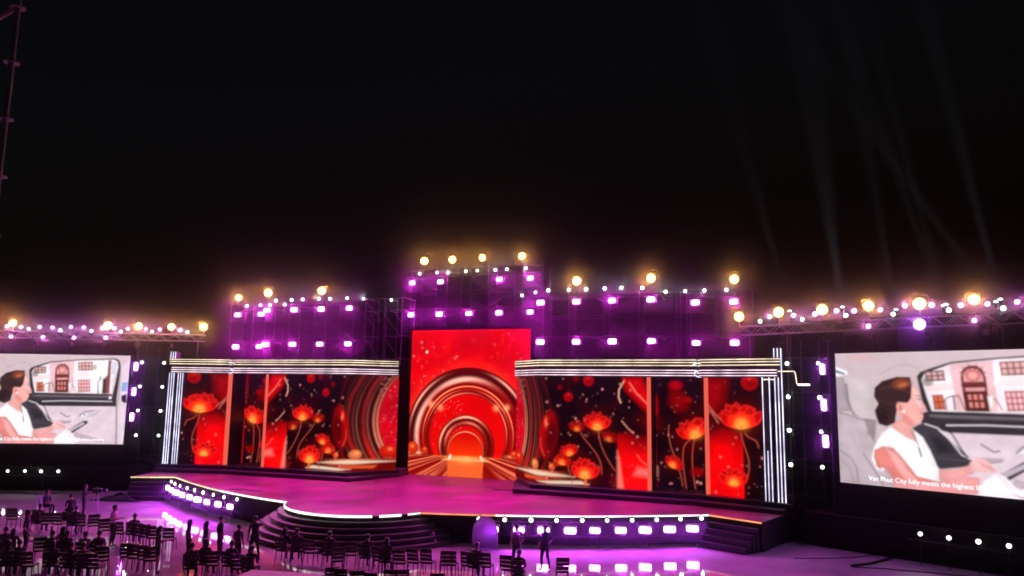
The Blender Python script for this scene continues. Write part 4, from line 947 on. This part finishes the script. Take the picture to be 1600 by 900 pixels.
# ------------------------------------------------------------------ chairs
def chair_meshes():
    k = {}
    k['seat'] = MB().cbox((-.21, -.20, .43), (.21, .22, .50), .03).mesh('chair_seat', M_CUSH)
    sl = MB(); n = 8
    def slat(z0, z1):
        b = MB(); vs = []
        for i in range(n+1):
            x = -.205+.41*i/n; y = -.225-.035*math.cos(x/.205*1.2)-(z0-.5)*.16
            y2 = y-(z1-z0)*.16
            vs += [(x, y, z0), (x, y2, z1), (x, y2+.022, z1), (x, y+.022, z0)]
        fs = [(4*i+j, 4*i+(j+1) % 4, 4*i+4+(j+1) % 4, 4*i+4+j) for i in range(n) for j in range(4)]+[(0, 3, 2, 1), (4*n, 4*n+1, 4*n+2, 4*n+3)]
        return b.raw(vs, fs)
    k['slats'] = [slat(z0, z1).mesh('chair_slat', M_CHAIR) for z0, z1 in ((.56, .675), (.69, .805), (.82, .98))]
    k['posts'] = [MB().tube([(s*.20, -.19, .48), (s*.205, -.23, .62), (s*.205, -.29, .95)], .016, 6).mesh('chair_back_post', M_CHAIR) for s in (-1, 1)]
    k['legs'] = [MB().tube([(sx*.18, sy*.18+.01, .432), (sx*.20, sy*.21+(-.05 if sy < 0 else 0), .002)], [.018, .014], 6).mesh('chair_leg', M_CHAIR) for sx in (-1, 1) for sy in (-1, 1)]
    return k
KC = chair_meshes()
def chair(pos, rz, label, group, seat_m=None):
    t = thing('banquet_chair', label, 'chair', (float(pos[0]), float(pos[1]), 0), rz, group)
    link('seat', KC['seat'], t)
    for m in KC['posts']: link('back_post', m, t)
    for m in KC['slats']: link('back_slat', m, t)
    for m in KC['legs']: link('leg', m, t)
    t.scale = (1.12, 1.05, 1.05)
    return t
STAGE_C = np.array([1.5, -2.0])
ROWS = [('the long back row at left, facing the stage', [(18, 793), (48, 795), (64, 798), (82, 799), (100, 799), (111, 800), (122, 801), (133, 801), (145, 803), (167, 808), (195, 813), (211, 814), (226, 816), (237, 817), (249, 819), (268, 823)]),
        ('the short left row behind the standing woman', [(198, 846), (212, 847), (228, 848), (241, 850)]),
        ('the dim crowd at far left', [(4, 836), (22, 838), (62, 838), (78, 842), (94, 836), (112, 842), (132, 845), (152, 842), (168, 850)]),
        ('the second dim row at far left', [(10, 858), (34, 856), (56, 858), (84, 858), (106, 860), (128, 862), (150, 862)]),
        ('the cluster left of the curved stairs', [(305, 862), (322, 857), (340, 858), (358, 859), (376, 863), (392, 868)]),
        ('the row before the curved stairs', [(437, 838), (462, 839), (489, 840), (513, 842), (531, 853), (551, 845), (569, 848), (592, 851), (609, 854), (631, 855), (650, 856), (666, 856)]),
        ('the row before the right stage front', [(692, 858), (709, 858), (727, 859), (746, 861), (763, 862), (791, 864), (812, 872), (872, 869)]),
        ('the nearest row along the bottom edge', [(514, 884), (537, 886), (557, 888), (586, 891), (612, 885), (632, 886), (681, 891)])]
CH = {}
for ri, (rn, L) in enumerate(ROWS):
    for i, (x, y) in enumerate(L):
        P = at_z(x, y, 1.02)+np.array([rnd.uniform(-.13, .13), rnd.uniform(-.16, .16), 0])
        d = P[:2]-CAM[:2]; rz = math.atan2(-d[0], d[1])*.62+rnd.uniform(-.32, .32)
        CH[(ri, i)] = chair(P, rz, f'black slatted chair, {ORD[i]} from left in {rn}', 'black audience chairs')

# ------------------------------------------------------------------ people
def skin_body(joints, edges, root):
    me = bpy.data.meshes.new('person_rig'); names = list(joints); me.from_pydata([joints[n][:3] for n in names], [(names.index(a), names.index(b)) for a, b in edges], [])
    o = bpy.data.objects.new('person_rig', me); COL.objects.link(o)
    md = o.modifiers.new('skin', 'SKIN'); md.use_smooth_shade = True; sv = me.skin_vertices[0].data
    for i, n in enumerate(names):
        r = joints[n][3]; sv[i].radius = r if isinstance(r, tuple) else (r, r); sv[i].use_root = (n == root)
    ss = o.modifiers.new('sub', 'SUBSURF'); ss.levels = 1; ss.render_levels = 1
    bpy.context.view_layer.update()
    out = bpy.data.meshes.new_from_object(o.evaluated_get(bpy.context.evaluated_depsgraph_get())); bpy.data.objects.remove(o); return out
def person_mesh(pose):
    """a figure facing +y, feet (or chair) at z = 0"""
    J = {}; E = []
    if pose == 'sit': pz, lean = .56, .02
    else: pz, lean = .95, 0
    J['pelvis'] = (0, -.02, pz, (.155, .115)); J['waist'] = (0, -.02+lean, pz+.18, (.135, .10)); J['chest'] = (0, lean*2, pz+.40, (.165, .11)); J['neck'] = (0, lean*2+.005, pz+.555, (.055, .055))
    J['jaw'] = (0, lean*2+.03, pz+.62, (.06, .07)); J['skull'] = (0, lean*2+.02, pz+.70, (.078, .095)); J['crown'] = (0, lean*2+.005, pz+.765, (.05, .06)); J['nose'] = (0, lean*2+.13, pz+.655, (.012, .012))
    E += [('pelvis', 'waist'), ('waist', 'chest'), ('chest', 'neck'), ('neck', 'jaw'), ('jaw', 'skull'), ('skull', 'crown'), ('jaw', 'nose')]
    for s, t in ((-1, 'l'), (1, 'r')):
        sh = (s*.185, lean*2-.01, pz+.475)
        if pose == 'sit': el, wr = (s*.24, .04, pz+.21), (s*.14, .27, pz+.13)
        elif pose == 'hold': el, wr = (s*.245, .0, pz+.19), (s*.10, .25, pz+.24)
        elif pose == 'reach' and s > 0: el, wr = (s*.30, .16, pz+.38), (s*.30, .40, pz+.50)
        elif pose == 'wide': el, wr = (s*.30, -.06, pz+.22), (s*.25, .08, pz+.02)
        else: el, wr = (s*.235, -.02, pz+.19), (s*.225, .07, pz-.05)
        d = Vector(wr)-Vector(el); d.normalize(); w = Vector(wr); p = w+d*.075
        J['sh'+t] = (*sh, .062); J['el'+t] = (*el, .044); J['wr'+t] = (*wr, (.028, .028)); J['pa'+t] = (*p, (.034, .022))
        E += [('chest', 'sh'+t), ('sh'+t, 'el'+t), ('el'+t, 'wr'+t), ('wr'+t, 'pa'+t)]
        side = d.cross(Vector((0, 0, 1))); side = side.normalized() if side.length > .2 else Vector((0, 1, 0))
        curl = Vector((0, .03, -.035)) if abs(d.z) < .7 else Vector((-s*.03, .03, 0))
        for k, Ln in enumerate((.062, .075, .07, .055)):
            b = p+side*(-.030+.020*k)+d*.03; m_ = b+d*Ln*.6; e = m_+d*Ln*.4+curl*.7
            J[f'f{k}{t}'] = (*b, .010); J[f'g{k}{t}'] = (*m_, .009); J[f'h{k}{t}'] = (*e, .0075)
            E += [('pa'+t, f'f{k}{t}'), (f'f{k}{t}', f'g{k}{t}'), (f'g{k}{t}', f'h{k}{t}')]
        tb = w+d*.03+side*-.045+Vector((0, .01, 0)); te = tb+d*.045+side*-.02
        J['tb'+t] = (*tb, .011); J['te'+t] = (*te, .009); E += [('pa'+t, 'tb'+t), ('tb'+t, 'te'+t)]
        if pose == 'sit':
            J['hip'+t] = (s*.09, .02, pz-.02, .098); J['kn'+t] = (s*.13, .42, pz-.02, .066); J['ca'+t] = (s*.13, .43, .30, .058); J['an'+t] = (s*.13, .42, .085, .04); J['to'+t] = (s*.14, .58, .04, (.042, .034))
        else:
            f = .05 if pose in ('wide', 'reach') else 0
            J['hip'+t] = (s*(.09+f*.3), 0, pz-.07, .098); J['kn'+t] = (s*(.10+f), .025, .50, .064); J['ca'+t] = (s*(.105+f*1.4), -.005, .33, .056); J['an'+t] = (s*(.11+f*1.8), -.02, .085, .04); J['to'+t] = (s*(.125+f*2), .13, .04, (.042, .034))
        E += [('pelvis', 'hip'+t), ('hip'+t, 'kn'+t), ('kn'+t, 'ca'+t), ('ca'+t, 'an'+t), ('an'+t, 'to'+t)]
    return skin_body(J, E, 'pelvis'), pz, lean
PM = {p: person_mesh(p) for p in ('stand', 'hold', 'sit', 'reach', 'wide')}
_pm = {}
def cloth(name, c): 
    if name not in _pm: _pm[name] = mat(name, c, .75, var=.2, scale=14)
    return _pm[name]
def hair_mesh(long_, cap=False):
    b = MB(); nu, nv = 14, 9; vs = []; fs = []
    for j in range(nv+1):
        ph = math.pi*.62*j/nv if not long_ else math.pi*.66*j/nv
        for i in range(nu):
            a = 2*math.pi*i/nu; x = .098*math.sin(ph)*math.cos(a); y = .118*math.sin(ph)*math.sin(a); z = .118*math.cos(ph)
            if y > .03 and z < .045: y = y*.82-.02; z = max(z, .05-.01*j)         # hairline over the face
            if long_ and y < .02 and ph > 1.6: z -= .26*(ph-1.6)/.47; x *= .92; y -= .02
            vs.append((x, y, z))
    fs = [(j*nu+i, (j+1)*nu+i, (j+1)*nu+(i+1) % nu, j*nu+(i+1) % nu) for j in range(nv) for i in range(nu)]
    b.raw(vs, fs, True)
    if cap: b.raw([(-.08, .09, .05), (.08, .09, .05), (.06, .20, .035), (-.06, .20, .035), (-.08, .09, .06), (.08, .09, .06), (.06, .20, .045), (-.06, .20, .045)], [(3, 2, 1, 0), (4, 5, 6, 7), (0, 1, 5, 4), (1, 2, 6, 5), (2, 3, 7, 6), (3, 0, 4, 7)])
    return b
HM = {k: hair_mesh(*k).mesh('hair', M_HAIR) for k in ((False, False), (True, False), (False, True))}
def person(pos, rz, pose, top, bottom, label, h=1.72, long_=False, cap=False, shorts=False, sleeves=True, z=0.0, group='people in the audience area'):
    src, pz, lean = PM[pose]; me = src.copy(); me.materials.clear()
    for m in (M_SKIN, top, bottom, cloth('dark_shoes', (.02, .02, .02))): me.materials.append(m)
    idx = []
    for p in me.polygons:
        c = p.center
        if pose == 'sit':
            if c.z < .08: k = 3
            elif c.z > pz+.52: k = 0
            elif c.y > .16 and c.z > pz+.07: k = 0
            elif c.z < pz+.08 and (c.y > .08 or c.z < pz-.05 or abs(c.x) < .2 and c.z < pz+.06): k = 2 if not (shorts and (c.y > .25)) else 0
            else: k = 1
        else:
            if c.z < .075: k = 3
            elif c.z > pz+.53: k = 0
            elif abs(c.x) > .19 and c.z < pz+.2 and c.z > .6 and not (c.z < pz-.1 and abs(c.x) < .2): k = 0
            elif pose == 'hold' and c.y > .12 and c.z > pz+.12: k = 0
            elif c.z < pz+.05: k = 2 if not (shorts and c.z < .70) else 0
            else: k = 1
        idx.append(k)
    me.polygons.foreach_set('material_index', idx); me.update()
    sca = h/1.745
    t = thing('person', label, 'person', (float(pos[0]), float(pos[1]), z), rz, group); t.scale = (sca, sca, sca)
    b = link('body', me, t)
    ho = link('cap' if cap else 'hair', HM[(long_, cap)], t, (0, lean*2+.012, pz+.695))
    return t
C_BLACK = cloth('black_shirt', (.015, .014, .016)); C_DARK = cloth('dark_grey_shirt', (.045, .04, .05)); C_JEAN = cloth('dark_jeans', (.02, .022, .035)); C_WHITE = cloth('pale_shirt', (.55, .5, .5)); C_PLUM = cloth('plum_shirt', (.12, .04, .08)); C_NAVY = cloth('navy_shirt', (.02, .025, .06)); C_TAN = cloth('tan_shirt', (.25, .18, .14))
def face(P, tgt=None):
    tgt = STAGE_C if tgt is None else np.array(tgt); d = tgt-np.array(P[:2]); return math.atan2(-d[0], d[1])
def stand(px, py, pose, top, bottom, label, h=1.72, rz=None, **k):
    P = at_z(px, py, h); return person(P, face(P)+rnd.uniform(-.25, .25) if rz is None else rz, pose, top, bottom, label, h, **k)
def sit_on(key, pose_top, bottom, label, **k):
    c = CH[key]; return person((c.location.x, c.location.y), c.rotation_euler.z, 'sit', pose_top, bottom, label, 1.72, **k)
stand(180, 789, 'hold', C_WHITE, C_BLACK, 'standing person in pale shirt and black trousers beside the long left row', 1.78, rz=-1.2)
stand(250, 822, 'hold', C_BLACK, C_BLACK, 'standing woman with long hair in black top and shorts among left chairs', 1.72, rz=-.9, long_=True, shorts=True)
stand(45, 797, 'wide', C_BLACK, C_BLACK, 'broad person all in black standing in the left crowd', 1.84)
stand(400, 806, 'reach', C_BLACK, C_BLACK, 'person in black cap reaching out beside the curved stairs', 1.80, cap=True, rz=.9)
stand(808, 819, 'wide', C_PLUM, C_JEAN, 'left one of two people silhouetted against the right front strobes', 1.74)
stand(852, 820, 'wide', C_NAVY, C_JEAN, 'right one of two people silhouetted against the right front strobes', 1.74)
stand(297, 812, 'stand', C_PLUM, C_BLACK, 'long haired person in plum standing before the left front strobes', 1.62, long_=True)
stand(323, 814, 'stand', C_DARK, C_BLACK, 'long haired person in grey standing before the left front strobes', 1.62, long_=True)
stand(346, 806, 'stand', C_NAVY, C_BLACK, 'tall person in navy standing before the left front strobes', 1.78)
stand(374, 819, 'stand', C_PLUM, C_JEAN, 'short haired person in plum standing beside the left front strobes', 1.6)
_c = [C_BLACK, C_DARK, C_PLUM, C_NAVY, C_BLACK]
for i in (0, 1, 3, 4, 5, 6, 7): sit_on((2, i), _c[i % 5], C_BLACK, f'dark clothed person on the {ORD[i]} chair of the dim crowd at far left', long_=(i in (1, 4)))
for i in (0, 1, 3, 4, 5): sit_on((3, i), _c[(i+2) % 5], C_BLACK, f'dark clothed person on the {ORD[i]} chair of the second dim row at left', long_=(i in (0, 3)))
for i in (1, 3, 5): sit_on((4, i), _c[i % 5], C_BLACK, f'dark clothed person on the {ORD[i]} chair of the cluster left of the stairs', long_=(i == 1))
for i in (2, 6, 11): sit_on((0, i), _c[i % 5], C_JEAN, f'dark clothed person on the {ORD[i]} chair of the long left row')
for i in (1, 8): sit_on((5, i), _c[i % 5], C_BLACK, f'dark clothed person on the {ORD[i]} chair of the row before the stairs', long_=(i == 8))
sit_on((7, 1), C_BLACK, C_BLACK, 'person in black on the second chair of the nearest row') if False else None
sit_on((4, 0), C_BLACK, C_BLACK, 'broad backed person in black seated left of the stairs cluster')
sit_on((5, 0), C_BLACK, C_JEAN, 'long haired person seated at left end before the curved stairs', long_=True)
sit_on((5, 3), C_BLACK, C_JEAN, 'person in black seated fourth before the curved stairs')
sit_on((5, 6), C_BLACK, C_BLACK, 'dark haired person seated mid row before the curved stairs')
sit_on((6, 3), C_PLUM, C_BLACK, 'person seated before the pale arched panel')
sit_on((6, 6), C_BLACK, C_BLACK, 'dark haired person seated between the two standing silhouettes')
sit_on((0, 10), C_DARK, C_BLACK, 'person in dark grey seated in the long left row') if False else None
# lone seated helper, one crouching on a case, the camera operator
P = at_z(74, 767, 1.28); c0 = chair(P, -1.45, 'lone black chair out on the open floor at far left', 'black audience chairs')
person(P, -1.45, 'sit', C_BLACK, C_JEAN, 'person seated alone on a chair out on the left floor', 1.70)
P = at_z(112, 775, 1.20); cs_ = thing('flight_case', 'low black flight case under the seated capped helper', 'case', (P[0], P[1], 0), .3)
MB().cbox((-.3, -.25, .02), (.3, .25, .44), .03).build('box', M_BODY, cs_, False)
for s in (-1, 1): MB().box((s*.3-.008*s, -.26, .02), (s*.318, .26, .44)).build('corner_rail', M_STEEL, cs_, False)
person(P, 1.1, 'sit', C_BLACK, C_BLACK, 'person in cap seated beside the camera tripod on the left floor', 1.65, cap=True)
P = at_z(134, 757, 1.72)
person((P[0], P[1]), -.9, 'hold', C_BLACK, C_BLACK, 'camera operator in black standing behind a video camera at left', 1.72)
Q = np.array([P[0]+.45, P[1]+.35])
vc = thing('video_camera', 'video camera on a tripod in front of its operator at left', 'camera', (Q[0], Q[1], 0), -.9)
MB().cbox((-.09, -.22, 1.28), (.09, .22, 1.50), .02).build('body', M_BODY, vc, False)
MB().lathe_y([(.055, .22), (.055, .34), (.075, .35), (.08, .48), (.06, .48)], 14, 0, 1.39).build('lens', M_FRAME, vc, False)
MB().cbox((-.17, -.16, 1.44), (-.095, .02, 1.53), .015).build('viewfinder', M_FRAME, vc, False)
MB().tube([(0, -.15, 1.50), (0, -.12, 1.58), (0, .1, 1.58), (0, .14, 1.50)], .014).build('handle', M_FRAME, vc, False)
for k in range(3):
    a = 2*math.pi*k/3+.5; MB().tube([(.05*math.cos(a), .05*math.sin(a), 1.22), (.42*math.cos(a), .42*math.sin(a), .004)], [.022, .014], 8).build('leg', M_STEEL, vc, False)
MB().tube([(0, 0, 1.16), (0, 0, 1.28)], .05, 12).build('head', M_FRAME, vc, False)

# ------------------------------------------------------------------ things on the floor
A = at_z(752, 861, 0); ap = thing('arched_panel', 'pale arched cloth panel standing before the right stage front', 'panel', (A[0], A[1]+.4, 0), .25)
n = 20; arcp = [(.55*math.cos(math.pi*i/n), .62+.80*math.sin(math.pi*i/n)) for i in range(n+1)]; arcp = [(.55, .02)]+arcp+[(-.55, .02)]
M_PALE = cloth('pale_cloth', (.5, .45, .5))
M_SHEER = bpy.data.materials.new('sheer_cloth'); M_SHEER.use_nodes = True; nt = M_SHEER.node_tree
tr_ = nt.nodes.new('ShaderNodeBsdfTranslucent'); tr_.inputs[0].default_value = (.50, .36, .60, 1); mx = nt.nodes.new('ShaderNodeMixShader'); mx.inputs[0].default_value = .65
nt.nodes['Principled BSDF'].inputs['Base Color'].default_value = (.25, .22, .26, 1)
nt.links.new(nt.nodes['Principled BSDF'].outputs[0], mx.inputs[1]); nt.links.new(tr_.outputs[0], mx.inputs[2]); nt.links.new(mx.outputs[0], nt.nodes['Material Output'].inputs['Surface'])
link('cloth', plate(arcp[::-1], 0, .004, M_SHEER, 'arched_cloth'), ap)
MB().tube([(x*1.01, .005, z*1.003) for x, z in arcp], .018, 6).build('hoop', cloth('white_hoop', (.7, .7, .7)), ap, False)
for s in (-1, 1): MB().tube([(s*.6, -.3, .02), (s*.6, .3, .02)], .018, 6).build('foot', M_STEEL, ap, False)
# pale desk top at the bottom edge
c0 = at_z(394, 890, .78); c1 = at_z(640, 905, .78); dd = (c1-c0)[:2]; dd = dd/np.linalg.norm(dd); nn = np.array([dd[1], -dd[0]])
tb = thing('long_table', 'long pale table top at the bottom edge of the picture', 'table', (c0[0], c0[1], 0), math.atan2(dd[1], dd[0]))
MB().box((0, -1.1, .74), (7.5, 0, .78)).build('tabletop', cloth('pale_table', (.5, .42, .5)), tb, False)
MB().box((.05, -1.05, .62), (7.45, -.05, .738)).build('apron', M_SKIRT, tb, False)
for x in (.1, 3.7, 7.35):
    for y in (-1.0, -.14): MB().box((x, y, .004), (x+.05, y+.05, .62)).build('leg', M_FRAME, tb, False)
# crumpled cloth in front of the stairs
def lump(name, pos, sx, sy, sz, m, label, cat, seed, rz=0):
    r = random.Random(seed); n1, n2 = 28, 12; vs = []; ph = [r.uniform(0, 6.3) for _ in range(8)]
    for j in range(n2+1):
        q = j/n2; 
        for i in range(n1):
            a = 2*math.pi*i/n1; w = 1+.18*math.sin(3*a+ph[0])+.10*math.sin(7*a+ph[1]+4*q)
            h = (1-q**1.6)*(1+.35*math.sin(2*a+ph[2]+q*5)+.22*math.sin(5*a+ph[3]+q*9))*.8
            vs.append((sx*q*w*math.cos(a), sy*q*w*math.sin(a), max(.006, sz*h)))
    fs = [(j*n1+i, (j+1)*n1+i, (j+1)*n1+(i+1) % n1, j*n1+(i+1) % n1) for j in range(n2) for i in range(n1)]
    o = MB().raw(vs, fs, True).build(name, m); o.location = (pos[0], pos[1], 0); o.rotation_euler = (0, 0, rz); return tag(o, label, cat)
lump('cloth_pile', at_z(640, 853, 0), 1.5, .45, .42, M_PALE, 'crumpled pale cloth pile at the foot of the curved stairs', 'cloth', 3, .5)
lump('cloth_pile', at_z(676, 852, 0), .35, .3, .5, M_PALE, 'small bundle of pale cloth right of the long cloth pile', 'cloth', 5)
lump('tarpaulin', at_z(186, 781, 0), 1.6, .9, .35, M_BLACK, 'dark tarpaulin heap on the floor at left of the stage steps', 'tarpaulin', 9, .2)
# cables across the floor
def cable(pts, r, label):
    P = [at_z(x, y, 0) for x, y in pts]; P = [(p[0], p[1], r+.002) for p in P]
    o = MB().tube(P, r, 6).build('floor_cable', M_CABLE); return tag(o, label, 'cable', 'cables on the floor')
cable([(1240, 873), (1290, 873), (1330, 872), (1365, 868), (1380, 866)], .018, 'black cable lying straight on the right floor')
cable([(1330, 886), (1360, 882), (1385, 876), (1400, 870), (1410, 866)], .05, 'thick cable bundle bending to the right screen base')
cable([(1335, 887), (1380, 889), (1420, 893), (1470, 897), (1530, 903)], .02, 'black cable running off to the lower right corner')
cable([(0, 771), (30, 771), (60, 773), (88, 772), (110, 764)], .022, 'black cable on the floor below the left screen')
cable([(0, 806), (20, 806), (45, 803)], .03, 'short black cable at the left edge of the floor')
for i, (x, y, w, lb) in enumerate(((784, 766, .55, 'flat black cable cover on the deck before the right plinth'), (592, 771, .35, 'small flat black cover on the deck before the left plinth'),
                                 (383, 766, 1.0, 'long flat dark cover on the deck behind the left edge'))):
    Pm = at_z(x, y, 1.30); cc = thing('cable_cover', lb, 'cable cover', (Pm[0], Pm[1], 1.301), .05)
    MB().raw([(-w, -.14, .001), (w, -.14, .001), (w, .14, .001), (-w, .14, .001), (-w*.98, -.06, .035), (w*.98, -.06, .035), (w*.98, .06, .035), (-w*.98, .06, .035)], [(4, 5, 6, 7), (0, 1, 5, 4), (1, 2, 6, 5), (2, 3, 7, 6), (3, 0, 4, 7), (3, 2, 1, 0)]).build('ramp', M_STEP, cc, False)
    for k in (-1, 1): MB().box((k*w*.5-.1, -.05, .0355), (k*w*.5+.1, .05, .038)).build('lid', M_SKIRT, cc, False)

# ------------------------------------------------------------------ haze
hz = MB().box((-77, -60, -1), (77, 60, 36)).build('haze', M_BLACK); hz['kind'] = 'stuff'
hm = bpy.data.materials.new('haze_air'); hm.use_nodes = True; nt = hm.node_tree; nt.nodes.remove(nt.nodes['Principled BSDF'])
pv = nt.nodes.new('ShaderNodeVolumePrincipled'); pv.inputs['Density'].default_value = HAZE_DENSITY; pv.inputs['Color'].default_value = (.9, .9, .9, 1); pv.inputs['Anisotropy'].default_value = .993
hm.cycles.volume_sampling = 'MULTIPLE_IMPORTANCE'
nt.links.new(pv.outputs[0], nt.nodes['Material Output'].inputs['Volume']); hz.data.materials.clear(); hz.data.materials.append(hm)
